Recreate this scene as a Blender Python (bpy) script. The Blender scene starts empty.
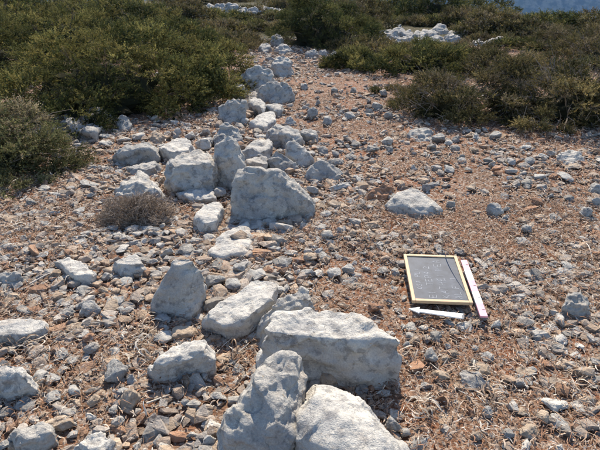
import bpy, bmesh, math, random
import numpy as np
from mathutils import Vector, Matrix, Euler

# ------------------------------------------------------------------ camera, sky, sun, exposure
H = 1.45                      # eye height, metres
PITCH = math.radians(27.0)    # looking down
F = 499.0                     # focal length in photo pixels (600 wide)
SUN_EL, SUN_AZ = math.radians(45.0), math.radians(4.0)   # azimuth from +Y towards +X

scene = bpy.context.scene
col = scene.collection
cam_d = bpy.data.cameras.new('camera')
cam_d.sensor_width = 36.0
cam_d.lens = F / 600.0 * 36.0
cam_d.clip_start = 0.05
cam_d.clip_end = 9000.0
cam = bpy.data.objects.new('camera', cam_d)
col.objects.link(cam)
cam.location = (0, 0, H)
cam.rotation_euler = (math.pi / 2 - PITCH, 0, 0)
scene.camera = cam

world = bpy.data.worlds.new('World')
scene.world = world
world.use_nodes = True
wn = world.node_tree.nodes
sky = wn.new('ShaderNodeTexSky')
sky.sky_type = 'NISHITA'
sky.sun_disc = False
sky.sun_elevation = SUN_EL
sky.sun_rotation = SUN_AZ
sky.altitude = 200.0
sky.air_density = 1.0
sky.dust_density = 0.4
sky.ozone_density = 2.6
world.node_tree.links.new(sky.outputs[0], wn['Background'].inputs[0])
wn['Background'].inputs[1].default_value = 0.145

sun_d = bpy.data.lights.new('sun', 'SUN')
sun_d.energy = 4.9
sun_d.angle = math.radians(0.53)
sun_d.color = (1.0, 0.90, 0.75)
sun = bpy.data.objects.new('sun', sun_d)
col.objects.link(sun)
sun_dir = Vector((math.sin(SUN_AZ) * math.cos(SUN_EL), math.cos(SUN_AZ) * math.cos(SUN_EL), math.sin(SUN_EL)))
sun.rotation_euler = sun_dir.to_track_quat('Z', 'Y').to_euler()
sun.location = sun_dir * 20

scene.view_settings.view_transform = 'Standard'
scene.view_settings.look = 'None'
scene.view_settings.gamma = 1.0
scene.view_settings.use_curve_mapping = False
scene.view_settings.exposure = 0.77
scene.render.engine = 'CYCLES'
scene.cycles.max_bounces = 4
scene.cycles.diffuse_bounces = 3
scene.cycles.volume_bounces = 0
scene.cycles.use_denoising = True
scene.cycles.use_adaptive_sampling = True
scene.cycles.adaptive_threshold = 0.04

rng = np.random.default_rng(7)
random.seed(7)

# ------------------------------------------------------------------ noise
_perm = np.random.default_rng(3).permutation(256)
_perm = np.concatenate([_perm, _perm, _perm])
_grad = np.random.default_rng(4).normal(size=(256, 3))
_grad /= np.linalg.norm(_grad, axis=1)[:, None]

def pnoise(p):
    p = np.asarray(p, float)
    i = np.floor(p).astype(int)
    f = p - i
    u = f * f * f * (f * (f * 6 - 15) + 10)
    i &= 255
    out = 0
    for dx in (0, 1):
        wx = u[:, 0] if dx else 1 - u[:, 0]
        for dy in (0, 1):
            wy = u[:, 1] if dy else 1 - u[:, 1]
            for dz in (0, 1):
                wz = u[:, 2] if dz else 1 - u[:, 2]
                h = _perm[_perm[_perm[(i[:, 0] + dx) & 255] + ((i[:, 1] + dy) & 255)] + ((i[:, 2] + dz) & 255)]
                g = _grad[h]
                out = out + wx * wy * wz * (g[:, 0] * (f[:, 0] - dx) + g[:, 1] * (f[:, 1] - dy) + g[:, 2] * (f[:, 2] - dz))
    return out * 1.5

def fbm(p, octv=3, lac=2.1, gain=0.5):
    a, s, o = 1.0, 0, 0
    p = np.asarray(p, float)
    for k in range(octv):
        o = o + a * pnoise(p + 17.3 * k)
        p = p * lac
        a *= gain
    return o

def sstep(a, b, x):
    t = np.clip((x - a) / (b - a), 0, 1)
    return t * t * (3 - 2 * t)

# ------------------------------------------------------------------ terrain height and pixel rays
def gz(x, y):
    x = np.atleast_1d(np.asarray(x, float)); y = np.atleast_1d(np.asarray(y, float))
    r = np.hypot(x, y)
    low = 0.035 * pnoise(np.stack([x * 0.45, y * 0.45, 0 * x + 2.5], -1)) * sstep(0.6, 2.5, r)
    edge = 15.5 + 14.0 * sstep(0.30, 0.12, x / np.maximum(y, 1e-3))
    s = np.maximum(np.maximum(y - edge, r - 48.0), 0)
    s = np.where(y > 0, s, np.maximum(r - 48.0, 0))
    drop = 0.20 * s * s / (s + 6.0)
    return low - np.minimum(drop, 150.0)

def gz1(x, y):
    return float(gz(x, y)[0])

CT, ST = math.cos(PITCH), math.sin(PITCH)

def ray(u, v):
    a, b = (u - 300.0) / F, (225.0 - v) / F
    return Vector((a, CT + b * ST, -ST + b * CT))

def at_ground(u, v, up=0.0):
    d = ray(u, v)
    z = 0.0
    for _ in range(4):
        t = (z + up - H) / d.z
        z = gz1(d.x * t, d.y * t)
    return Vector((d.x * t, d.y * t, z + up))

def at_y(u, v, Y):
    d = ray(u, v)
    t = Y / d.y
    return Vector((d.x * t, Y, H + d.z * t))

def at_z(u, v, z):
    d = ray(u, v)
    t = (z - H) / d.z
    return Vector((d.x * t, d.y * t, z))

def proj(x, y, z):
    dz = z - H
    d = y * CT - dz * ST
    return 300 + F * x / d, 225 - F * (y * ST + dz * CT) / d

def mpp(v):      # metres per photo pixel at the ground seen in row v
    Y = at_ground(300, v).y
    return (Y * CT + H * ST) / F

# ------------------------------------------------------------------ small helpers
def tag(o, label=None, cat=None, group=None, kind=None):
    if label: o['label'] = label
    if cat: o['category'] = cat
    if group: o['group'] = group
    if kind: o['kind'] = kind
    return o

def new_obj(name, me, mat=None, parent=None, loc=None):
    o = bpy.data.objects.new(name, me)
    col.objects.link(o)
    if mat is not None and me is not None and not me.materials:
        me.materials.append(mat)
    if parent is not None:
        o.parent = parent
    if loc is not None:
        o.location = loc
    return o

def np_mesh(name, verts, faces, tint=None, smooth=False):
    """verts Nx3, faces MxK (all the same K), optional per-vertex rgb"""
    verts = np.asarray(verts, np.float32); faces = np.asarray(faces, np.int32)
    me = bpy.data.meshes.new(name)
    k = faces.shape[1]
    me.vertices.add(len(verts)); me.vertices.foreach_set('co', verts.ravel())
    me.loops.add(faces.size); me.loops.foreach_set('vertex_index', faces.ravel())
    me.polygons.add(len(faces))
    me.polygons.foreach_set('loop_start', np.arange(0, faces.size, k, dtype=np.int32))
    me.polygons.foreach_set('loop_total', np.full(len(faces), k, np.int32))
    me.polygons.foreach_set('use_smooth', np.full(len(faces), smooth, bool))
    if tint is not None:
        ca = me.color_attributes.new('tint', 'FLOAT_COLOR', 'POINT')
        c4 = np.ones((len(verts), 4), np.float32); c4[:, :3] = tint
        ca.data.foreach_set('color', c4.ravel())
    me.update(calc_edges=True)
    return me

# ------------------------------------------------------------------ materials
class NT:
    def __init__(self, name):
        self.m = bpy.data.materials.new(name); self.m.use_nodes = True
        self.t = self.m.node_tree; self.b = self.t.nodes['Principled BSDF']
        self.out = self.t.nodes['Material Output']
    def n(self, typ, **kw):
        nd = self.t.nodes.new(typ)
        for k, v in kw.items(): setattr(nd, k, v)
        return nd
    def l(self, a, b): self.t.links.new(a, b)
    def noise(self, vec, scale, detail=4.0, rough=0.55, dist=0.0):
        nd = self.n('ShaderNodeTexNoise'); self.l(vec, nd.inputs['Vector'])
        nd.inputs['Scale'].default_value = scale; nd.inputs['Detail'].default_value = detail
        nd.inputs['Roughness'].default_value = rough; nd.inputs['Distortion'].default_value = dist
        return nd.outputs[0]
    def ramp(self, fac, lo, hi, c0=(0, 0, 0, 1), c1=(1, 1, 1, 1)):
        nd = self.n('ShaderNodeValToRGB'); self.l(fac, nd.inputs[0])
        e = nd.color_ramp.elements
        e[0].position = lo; e[0].color = c0; e[1].position = hi; e[1].color = c1
        return nd.outputs[0]
    def mix(self, fac, a, b, mode='MIX'):
        nd = self.n('ShaderNodeMix', data_type='RGBA', blend_type=mode)
        for s, x in ((nd.inputs[0], fac), (nd.inputs[6], a), (nd.inputs[7], b)):
            if isinstance(x, (int, float)): s.default_value = x
            elif isinstance(x, tuple): s.default_value = (*x, 1.0) if len(x) == 3 else x
            else: self.l(x, s)
        return nd.outputs[2]
    def math(self, op, a, b):
        nd = self.n('ShaderNodeMath', operation=op)
        for s, x in ((nd.inputs[0], a), (nd.inputs[1], b)):
            if isinstance(x, (int, float)): s.default_value = x
            else: self.l(x, s)
        return nd.outputs[0]
    def bump(self, h, strength, dist):
        nd = self.n('ShaderNodeBump'); self.l(h, nd.inputs['Height'])
        nd.inputs['Strength'].default_value = strength; nd.inputs['Distance'].default_value = dist
        self.l(nd.outputs[0], self.b.inputs['Normal'])
    def finish(self, color=None, rough=0.9, spec=0.2):
        if color is not None:
            if isinstance(color, tuple): self.b.inputs['Base Color'].default_value = (*color, 1)
            else: self.l(color, self.b.inputs['Base Color'])
        self.b.inputs['Roughness'].default_value = rough
        self.b.inputs['Specular IOR Level'].default_value = spec
        return self.m

def limestone(name, attr):
    t = NT(name)
    pos = t.n('ShaderNodeNewGeometry').outputs['Position']
    if attr:
        a = t.n('ShaderNodeAttribute', attribute_name='tint'); base = a.outputs['Color']
    else:
        base = t.n('ShaderNodeObjectInfo').outputs['Color']
    big = t.noise(pos, 7.0, 5.0, 0.6, 0.1)
    c = t.mix(1.0, base, t.ramp(big, 0.30, 0.68, (0.70, 0.71, 0.73, 1), (1.16, 1.13, 1.07, 1)), 'MULTIPLY')
    # grey lichen blotches
    bl = t.noise(pos, 21.0, 7.0, 0.66, 0.1)
    c = t.mix(t.math('MULTIPLY', t.ramp(bl, 0.52, 0.60), 0.70), c, t.mix(1.0, c, (0.46, 0.47, 0.5), 'MULTIPLY'))
    # pale crust
    pc = t.noise(pos, 33.0, 6.0, 0.7, 0.0)
    c = t.mix(t.math('MULTIPLY', t.ramp(pc, 0.56, 0.68), 0.5), c, (0.58, 0.555, 0.51))
    # warm iron stain
    st = t.noise(pos, 5.0, 4.0, 0.6, 0.2)
    c = t.mix(t.math('MULTIPLY', t.ramp(st, 0.55, 0.75), 0.45), c, t.mix(1.0, c, (1.0, 0.80, 0.62), 'MULTIPLY'))
    # fine cracks and ochre lichen
    wv = t.n('ShaderNodeVectorMath', operation='ADD'); t.l(pos, wv.inputs[0])
    wn_ = t.n('ShaderNodeTexNoise'); t.l(pos, wn_.inputs['Vector']); wn_.inputs['Scale'].default_value = 9.0; wn_.inputs['Detail'].default_value = 4.0
    sc_ = t.n('ShaderNodeVectorMath', operation='SCALE'); t.l(wn_.outputs['Color'], sc_.inputs[0]); sc_.inputs['Scale'].default_value = 0.12
    t.l(sc_.outputs[0], wv.inputs[1])
    vc = t.n('ShaderNodeTexVoronoi', feature='DISTANCE_TO_EDGE'); t.l(wv.outputs[0], vc.inputs['Vector']); vc.inputs['Scale'].default_value = 7.0
    crack = t.ramp(vc.outputs['Distance'], 0.0, 0.014)
    cm = t.math('MULTIPLY', t.ramp(st, 0.36, 0.46, (1, 1, 1, 1), (0, 0, 0, 1)), t.math('SUBTRACT', 1.0, crack))
    c = t.mix(t.math('MULTIPLY', cm, 0.28), c, t.mix(1.0, c, (0.35, 0.32, 0.30), 'MULTIPLY'))
    oc = t.noise(pos, 60.0, 3.0, 0.6, 0.5)
    c = t.mix(t.math('MULTIPLY', t.ramp(oc, 0.66, 0.72), 0.5), c, (0.42, 0.27, 0.12))
    # speckles
    sp = t.noise(pos, 170.0, 3.0, 0.6)
    c = t.mix(1.0, c, t.ramp(sp, 0.3, 0.7, (0.82, 0.82, 0.83, 1), (1.1, 1.1, 1.09, 1)), 'MULTIPLY')
    h1 = t.noise(pos, 36.0, 8.0, 0.62, 0.0)
    h2 = t.noise(pos, 190.0, 5.0, 0.65)
    v = t.n('ShaderNodeTexVoronoi'); t.l(pos, v.inputs['Vector']); v.inputs['Scale'].default_value = 34.0
    pit = t.ramp(v.outputs['Distance'], 0.05, 0.34)
    hh = t.math('ADD', t.math('ADD', t.math('MULTIPLY', h1, 1.0), t.math('MULTIPLY', h2, 0.28)), t.math('MULTIPLY', pit, 0.20))
    hh = t.math('SUBTRACT', hh, t.math('MULTIPLY', cm, 0.18))
    t.bump(hh, 0.85, 0.020)
    return t.finish(c, 0.93, 0.15)

M_ROCK = limestone('limestone', False)
M_RUBBLE = limestone('rubble_limestone', True)

def soil_mat():
    t = NT('terra_rossa_soil')
    pos = t.n('ShaderNodeNewGeometry').outputs['Position']
    n1 = t.noise(pos, 2.2, 5.0, 0.6, 0.5)
    n2 = t.noise(pos, 21.0, 6.0, 0.68, 0.4)
    n3 = t.noise(pos, 140.0, 4.0, 0.65)
    c = t.mix(t.ramp(n1, 0.40, 0.62), (0.225, 0.094, 0.048), (0.195, 0.118, 0.078))
    c = t.mix(t.ramp(n2, 0.45, 0.66), c, (0.25, 0.175, 0.125))
    n0 = t.noise(pos, 0.9, 5.0, 0.65, 0.3)
    c = t.mix(t.math('MULTIPLY', t.ramp(n0, 0.50, 0.66), 0.6), c, (0.13, 0.078, 0.050))
    sx = t.n('ShaderNodeSeparateXYZ'); t.l(pos, sx.inputs[0])
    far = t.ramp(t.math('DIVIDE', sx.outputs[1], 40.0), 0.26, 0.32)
    c = t.mix(1.0, c, t.ramp(n3, 0.25, 0.75, (0.62, 0.6, 0.58, 1), (1.22, 1.2, 1.18, 1)), 'MULTIPLY')
    v = t.n('ShaderNodeTexVoronoi'); t.l(pos, v.inputs['Vector']); v.inputs['Scale'].default_value = 75.0
    grit = t.ramp(v.outputs['Color'], 0.60, 0.66)
    c = t.mix(t.math('MULTIPLY', grit, 0.55), c, (0.42, 0.36, 0.30))
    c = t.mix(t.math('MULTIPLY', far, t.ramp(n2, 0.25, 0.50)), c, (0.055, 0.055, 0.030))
    hh = t.math('ADD', t.math('MULTIPLY', n2, 1.0), t.math('ADD', t.math('MULTIPLY', n3, 0.35), t.math('MULTIPLY', v.outputs['Distance'], -0.35)))
    t.bump(hh, 0.9, 0.02)
    return t.finish(c, 0.97, 0.08)
M_SOIL = soil_mat()

def attr_mat(name, transl=0.0, rough=0.8, spec=0.15, grain=0.0):
    t = NT(name)
    c = t.n('ShaderNodeAttribute', attribute_name='tint').outputs['Color']
    if grain:
        pos = t.n('ShaderNodeNewGeometry').outputs['Position']
        g = t.noise(pos, grain, 3.0, 0.6)
        c = t.mix(1.0, c, t.ramp(g, 0.3, 0.7, (0.75, 0.75, 0.75, 1), (1.15, 1.15, 1.15, 1)), 'MULTIPLY')
    t.finish(c, rough, spec)
    if transl:
        tr = t.n('ShaderNodeBsdfTranslucent'); t.l(c, tr.inputs[0])
        mx = t.n('ShaderNodeMixShader'); mx.inputs[0].default_value = transl
        t.l(t.b.outputs[0], mx.inputs[1]); t.l(tr.outputs[0], mx.inputs[2]); t.l(mx.outputs[0], t.out.inputs[0])
    return t.m
M_LEAF = attr_mat('juniper_foliage', 0.32, 0.8, 0.05)
M_LITTER = attr_mat('dry_litter', 0.15, 0.8, 0.15)
M_TWIG = attr_mat('dry_twig', 0.0, 0.9, 0.1, 60.0)

def flat_mat(name, colr, rough=0.8, spec=0.2, nscale=40.0, lo=0.85, hi=1.12, stretch=None):
    t = NT(name)
    tc = t.n('ShaderNodeTexCoord').outputs['Object']
    if stretch:
        mp = t.n('ShaderNodeMapping'); t.l(tc, mp.inputs[0]); mp.inputs['Scale'].default_value = stretch; tc = mp.outputs[0]
    n = t.noise(tc, nscale, 5.0, 0.65)
    c = t.mix(1.0, colr, t.ramp(n, 0.3, 0.7, (lo, lo, lo, 1), (hi, hi, hi, 1)), 'MULTIPLY')
    t.bump(n, 0.2, 0.002)
    return t.finish(c, rough, spec)

# ------------------------------------------------------------------ ground sheet, far hillside, air
def build_ground():
    th = np.concatenate([np.linspace(-math.pi, -0.78, 60)[:-1], np.linspace(-0.78, 0.78, 300), np.linspace(0.78, math.pi, 60)[1:]])
    r = np.concatenate([[0.02, 0.3, 0.6], np.geomspace(0.85, 14.0, 300), np.geomspace(14.5, 1400.0, 70)])
    T, R = np.meshgrid(th, r)
    X, Y = R * np.sin(T), R * np.cos(T)
    z = gz(X.ravel(), Y.ravel())
    P = np.stack([X.ravel(), Y.ravel(), z * 0], -1)
    rr = R.ravel()
    z = z + (0.010 * fbm(P * 5.0, 3) + 0.006 * pnoise(P * 27.0)) * sstep(30, 8, rr) - 0.004
    z = z + sstep(40, 300, rr) * 4.0 * pnoise(P * 0.02)
    V = np.stack([X.ravel(), Y.ravel(), z], -1)
    nr, nt = len(r), len(th)
    a = (np.arange(nr - 1)[:, None] * nt + np.arange(nt - 1)[None, :]).ravel()
    Fq = np.stack([a, a + 1, a + nt + 1, a + nt], -1)[:, ::-1]
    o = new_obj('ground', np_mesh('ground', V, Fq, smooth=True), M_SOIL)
    tag(o, 'reddish brown stony soil between the boulders and shrubs', kind='structure')
build_ground()

def hill_mat():
    t = NT('far_scrub_hillside')
    pos = t.n('ShaderNodeNewGeometry').outputs['Position']
    n1 = t.noise(pos, 0.11, 4.0, 0.65, 0.0)
    n2 = t.noise(pos, 0.02, 4.0, 0.6)
    c = t.mix(t.ramp(n1, 0.42, 0.58), (0.008, 0.018, 0.014), (0.10, 0.10, 0.08))
    c = t.mix(t.math('MULTIPLY', t.ramp(n2, 0.4, 0.6), 0.5), c, (0.05, 0.065, 0.035))
    return t.finish(c, 0.95, 0.05)
def build_hill():
    xs = np.linspace(-2600, 2600, 160); ys = np.concatenate([np.linspace(520, 1000, 90), np.linspace(1040, 2400, 20)])
    X, Y = np.meshgrid(xs, ys)
    z = -150 + 0.85 * np.clip(Y - 640, 0, 190) - 0.03 * np.maximum(Y - 830, 0)
    P = np.stack([X.ravel(), Y.ravel(), 0 * X.ravel()], -1)
    z = z.ravel() + 7 * fbm(P * 0.006, 3) + 1.0 * pnoise(P * 0.05)
    V = np.stack([P[:, 0], P[:, 1], z], -1)
    nx = len(xs)
    a = (np.arange(len(ys) - 1)[:, None] * nx + np.arange(nx - 1)[None, :]).ravel()
    o = new_obj('far_hillside', np_mesh('far_hillside', V, np.stack([a, a + 1, a + nx + 1, a + nx], -1), smooth=True), hill_mat())
    tag(o, 'distant scrub covered hillside fading to blue', kind='structure')
    return z.max()
HILL_TOP = build_hill()

def build_haze():
    bm = bmesh.new(); bmesh.ops.create_cube(bm, size=1.0)
    me = bpy.data.meshes.new('haze'); bm.to_mesh(me); bm.free()
    m = bpy.data.materials.new('haze_air'); m.use_nodes = True
    nt = m.node_tree; nt.nodes.clear()
    out = nt.nodes.new('ShaderNodeOutputMaterial'); pv = nt.nodes.new('ShaderNodeVolumePrincipled')
    pv.inputs['Color'].default_value = (0.30, 0.55, 1.0, 1)
    pv.inputs['Density'].default_value = 0.00022
    pv.inputs['Anisotropy'].default_value = 0.2
    nt.links.new(pv.outputs[0], out.inputs['Volume'])
    o = new_obj('haze', me, m)
    z0, z1 = -230.0, max(HILL_TOP, 4.0) + 3.0
    o.scale = (6000, 5000, z1 - z0)
    o.location = (0, 800, (z0 + z1) / 2)
    tag(o, 'thin bluish air haze over the valley', kind='stuff')
build_haze()

# ------------------------------------------------------------------ rocks
def hull_bm(pts):
    bm = bmesh.new()
    vs = [bm.verts.new(p) for p in pts]
    r = bmesh.ops.convex_hull(bm, input=vs)
    junk = [g for g in set(r['geom_interior'] + r['geom_unused']) if isinstance(g, bmesh.types.BMVert) and g.is_valid]
    if junk: bmesh.ops.delete(bm, geom=junk, context='VERTS')
    return bm

def remesh_np(bm, voxel):
    me = bpy.data.meshes.new('tmp'); bm.to_mesh(me); bm.free()
    o = bpy.data.objects.new('tmp', me); col.objects.link(o)
    md = o.modifiers.new('r', 'REMESH'); md.mode = 'VOXEL'; md.voxel_size = voxel; md.adaptivity = 0
    dg = bpy.context.evaluated_depsgraph_get()
    ev = o.evaluated_get(dg).to_mesh()
    V = np.empty(len(ev.vertices) * 3, np.float32); ev.vertices.foreach_get('co', V)
    E = np.empty(len(ev.edges) * 2, np.int32); ev.edges.foreach_get('vertices', E)
    n = len(ev.polygons)
    L = np.empty(len(ev.loops), np.int32); ev.loops.foreach_get('vertex_index', L)
    assert len(L) == 4 * n
    Fq = L.reshape(n, 4).copy()
    bpy.data.objects.remove(o); bpy.data.meshes.remove(me)
    return V.reshape(-1, 3).astype(float), E.reshape(-1, 2), Fq

def lap(V, E, it, lam=0.5):
    deg = np.zeros(len(V)); np.add.at(deg, E.ravel(), 1); deg = np.maximum(deg, 1)[:, None]
    for _ in range(it):
        S = np.zeros_like(V)
        np.add.at(S, E[:, 0], V[E[:, 1]]); np.add.at(S, E[:, 1], V[E[:, 0]])
        V = V + lam * (S / deg - V)
    return V

def vnormals(V, Fq):
    n = np.cross(V[Fq[:, 2]] - V[Fq[:, 0]], V[Fq[:, 3]] - V[Fq[:, 1]])
    N = np.zeros_like(V)
    for k in range(4): np.add.at(N, Fq[:, k], n)
    return N / np.maximum(np.linalg.norm(N, axis=1), 1e-12)[:, None]

def rock_mesh(name, pts, res=34, smooth=4, rough=1.0, pits=0.6, seed=0, planes=11, clo=0.84):
    pts = [Vector(p) for p in pts]
    P = np.array([tuple(p) for p in pts]); size = float(np.sort(P.max(0) - P.min(0))[-2:].mean())
    V, E, Fq = remesh_np(hull_bm(pts), float((P.max(0) - P.min(0)).max()) / res)
    rr = np.random.default_rng(int(seed) * 7 + 1)
    cen = V.mean(0)
    for _ in range(planes):
        n = rr.normal(size=3); n[2] = abs(n[2]) * 0.8; n /= np.linalg.norm(n)
        dv = (V - cen) @ n
        lim = dv.max() * rr.uniform(clo, 0.97)
        V = V - n * np.maximum(dv - lim, 0)[:, None]
    V = lap(V, E, max(1, smooth - 3))
    N = vnormals(V, Fq)
    q = V / size + np.array([seed * 3.17, seed * 1.71, seed * 2.43])
    d = 0.030 * pnoise(q * 1.7) + 0.028 * pnoise(q * 3.6) + 0.022 * fbm(q * 8.0, 3)
    rd = 1 - np.abs(pnoise(q * 4.3 + 9)) * 2
    d = d + 0.030 * (rd - 0.6)
    # broken, stepped faces
    st = pnoise(q * 2.6 + 31)
    d = d + 0.040 * (sstep(-0.018, 0.018, st) - 0.5)
    st2 = pnoise(q * 5.5 + 71)
    d = d + 0.022 * (sstep(-0.02, 0.02, st2) - 0.5)
    bd = pnoise(q * np.array([1.2, 1.2, 9.0]) + 55)
    d = d + 0.014 * (sstep(-0.05, 0.05, bd) - 0.5)
    pt = pnoise(q * 9.0 + 5)
    d = d - pits * 0.030 * sstep(0.25, 0.5, pt)
    V = V + N * (d * size * rough)[:, None]
    V = lap(V, E, 1, 0.15)
    return np_mesh(name, V, Fq, smooth=True)

ROCKCOL = {'p': (0.48, 0.455, 0.415), 'g': (0.41, 0.39, 0.36), 'b': (0.385, 0.37, 0.345), 'k': (0.32, 0.298, 0.268),  # k: mostly the shade on backlit stone fronts, put into the colour
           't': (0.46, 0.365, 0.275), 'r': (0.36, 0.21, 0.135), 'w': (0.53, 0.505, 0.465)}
FOOT = []     # (x, y, radius) of every boulder and stone, so that loose pieces keep clear

def place_boulder(name, pts, label, colr, group, **kw):
    P = np.array([tuple(p) for p in pts])
    c = (P.max(0) + P.min(0)) / 2
    base = Vector((c[0], c[1], gz1(c[0], c[1])))
    ext = []
    for p in P:
        g = gz1(p[0], p[1])
        if p[2] > g + 0.015:
            ext.append((c[0] + (p[0] - c[0]) * 0.93, c[1] + (p[1] - c[1]) * 0.93, g - 0.05))
        else:
            ext.append((p[0], p[1], g - 0.05))
    allp = [(Vector(p) - base) * 1.05 for p in list(P) + ext]
    o = new_obj(name, rock_mesh(name, allp, seed=kw.pop('seed', len(FOOT) + 1), **kw), M_ROCK, None, base)
    o.color = (*ROCKCOL[colr], 1)
    tag(o, label, 'boulder', group)
    FOOT.append((c[0], c[1], 0.25 * float((P[:, 0].max() - P[:, 0].min()) + (P[:, 1].max() - P[:, 1].min()))))
    return o

WALL = 'boulders of the tumbled stone line'
def hero(name, vb, b=(), c=(), t=(), label='', colr='p', group=WALL, **kw):
    """b: pixels where the rock meets the ground; c: (lean, pixels) standing over the front foot row vb;
       t: (height, pixels) of its upper surface"""
    pts = [at_ground(u, v) for u, v in b]
    Y0 = at_ground(300, vb).y
    for lean, px in c: pts += [at_y(u, v, Y0 + lean) for u, v in px]
    for z, px in t: pts += [at_z(u, v, z) for u, v in px]
    return place_boulder(name, pts, label, colr, group, **kw)

hero('boulder', 383, b=[(264, 360), (300, 385), (350, 387), (382, 379), (402, 365)],
     c=[(0.0, [(262, 351), (287, 347), (302, 339), (322, 343), (346, 347), (372, 347), (390, 351), (403, 357)])],
     t=[(0.215, [(265, 337), (271, 323), (283, 313), (300, 309), (330, 311), (360, 316), (385, 324), (397, 340)])],
     label='broad white boulder with flat sunlit top, behind the two nearest boulders', colr='w', res=64, smooth=4, seed=2, rough=0.75)
hero('boulder', 476, b=[(210, 458), (216, 478), (260, 484), (296, 474), (301, 445)],
     c=[(0.29, [(268, 361), (288, 350), (303, 355)]), (0.27, [(306, 370)]), (0.12, [(247, 384), (232, 411), (302, 412)]), (0.03, [(270, 420), (294, 440), (219, 440)])],
     label='tall grey boulder with blue shaded face at the bottom edge, left of its white neighbour', colr='g', res=64, smooth=4, seed=5, rough=0.8, pits=0.45)
hero('boulder', 490, b=[(288, 466), (330, 500), (395, 500), (420, 470)],
     t=[(0.20, [(306, 398), (318, 390), (345, 394), (362, 409), (384, 434), (400, 456)]), (0.175, [(297, 432), (325, 440), (345, 462), (390, 470)]),
        (0.15, [(304, 384), (322, 376), (343, 384)])],
     label='smooth pale boulder cut by the bottom edge of the picture', colr='w', res=60, smooth=7, seed=8, rough=0.6, pits=0.2)
hero('boulder', 331, b=[(206, 325), (228, 332), (246, 329), (264, 316)],
     t=[(0.115, [(245, 288), (268, 276), (276, 285), (277, 297), (263, 306)]), (0.085, [(204, 314), (222, 301), (243, 322), (225, 326)])],
     label='flat tilted pale slab just left of the broad white boulder', colr='w', res=48, smooth=3, seed=11, rough=0.45, pits=0.2)
hero('boulder', 345, b=[(252, 341), (262, 348), (300, 340), (316, 312)],
     c=[(0.06, [(255, 326), (262, 316)]), (0.10, [(272, 309)])],
     t=[(0.15, [(290, 294), (304, 288), (314, 293), (280, 301)])],
     label='knobbly whitish boulder wedged between the tilted slab and the broad white boulder', colr='p', res=44, seed=14)
hero('boulder', 318, b=[(148, 310), (168, 317), (190, 320), (199, 317), (207, 301)],
     c=[(0.05, [(181, 269), (163, 282)]), (0.10, [(171, 262), (178, 256), (198, 263)]), (0.13, [(205, 286)])],
     label='pyramid shaped boulder with blue shaded front, left of the flat tilted slab', colr='p', res=48, smooth=3, seed=17, rough=0.5, pits=0.4)
hero('boulder', 379, b=[(150, 374), (168, 381), (190, 374), (213, 359)],
     c=[(0.03, [(149, 370), (170, 372), (183, 365), (199, 356), (213, 351)])],
     t=[(0.09, [(150, 365), (162, 356), (175, 349), (185, 341), (203, 342), (213, 348)])],
     label='long low pale boulder with a ridged top, left of the two nearest boulders', colr='w', res=46, smooth=3, seed=21, rough=0.7)
hero('boulder', 221, b=[(226, 223), (240, 221), (275, 218), (300, 214), (314, 206)],
     c=[(0.02, [(229, 206), (313, 204)]), (0.12, [(240, 172), (257, 170), (281, 177), (296, 190)]), (0.24, [(243, 169), (262, 166), (275, 168), (300, 190)])],
     label='large triangular grey boulder with shaded face, in the middle of the stone line', colr='g', res=58, smooth=4, seed=24, rough=0.7, pits=0.9)
hero('boulder', 190, b=[(218, 178), (226, 188), (234, 191), (243, 183)],
     c=[(0.04, [(215, 160), (231, 158), (243, 168)]), (0.17, [(213, 148), (218, 138), (227, 133), (237, 138), (244, 150)])],
     label='tall upright whitish boulder standing left behind the large triangular boulder', colr='p', res=42, smooth=3, seed=27, rough=0.7)
hero('boulder', 147, b=[(213, 147), (228, 150), (243, 147)],
     c=[(0.05, [(213, 134), (242, 136)]), (0.14, [(219, 125), (229, 122), (238, 127)])],
     label='rounded shaded boulder right behind the tall upright whitish boulder', colr='g', res=34, seed=29)
hero('boulder', 197, b=[(168, 190), (190, 198), (210, 196), (216, 187)],
     c=[(0.04, [(161, 168), (170, 174), (186, 169), (200, 165), (212, 169)])],
     t=[(0.20, [(165, 161), (182, 156), (195, 151), (208, 152), (215, 162)])],
     label='chunky pale boulder left of the tall upright whitish boulder', colr='p', res=46, smooth=3, seed=32)
hero('boulder', 203, b=[(174, 197), (186, 202), (203, 204), (215, 202)],
     t=[(0.05, [(176, 193), (187, 189), (200, 186), (213, 187), (216, 196), (195, 198)])],
     label='low white boulder in front of the chunky pale boulder', colr='w', res=32, seed=35)
hero('boulder', 165, b=[(113, 160), (127, 166), (145, 164), (158, 156)],
     c=[(0.03, [(113, 155), (127, 148), (156, 148)])], t=[(0.13, [(119, 150), (130, 145), (154, 144), (159, 148)])],
     label='grey boulder with lit upper rim, near the shaded edge of the left shrubs', colr='b', res=34, seed=38)
hero('boulder', 157, b=[(162, 152), (174, 159), (184, 157), (194, 152)],
     t=[(0.10, [(159, 146), (177, 140), (184, 137), (193, 148), (182, 153), (172, 153)])],
     label='flat topped pale slab behind the chunky pale boulder', colr='w', res=34, seed=41, rough=0.6)
hero('boulder', 175, b=[(126, 171), (131, 176), (150, 175), (159, 169)],
     t=[(0.06, [(128, 167), (146, 161), (156, 160), (159, 166), (148, 170)])],
     label='small flat grey boulder between the grey rimmed boulder and the dry cushion bush', colr='g', res=28, seed=44)
hero('boulder', 199, b=[(112, 198), (135, 201), (166, 198)],
     c=[(0.05, [(114, 192), (126, 182), (160, 187)])], t=[(0.11, [(128, 179), (137, 172), (146, 172), (150, 179), (163, 190)])],
     label='white topped boulder close behind the dry cushion bush', colr='p', res=36, seed=47)
hero('boulder', 143, b=[(149, 143), (157, 145), (165, 142)], c=[(0.03, [(151, 133), (165, 135)]), (0.07, [(157, 129)])],
     label='small pinkish upright boulder behind the flat topped slab', colr='t', res=26, seed=50)
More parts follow.
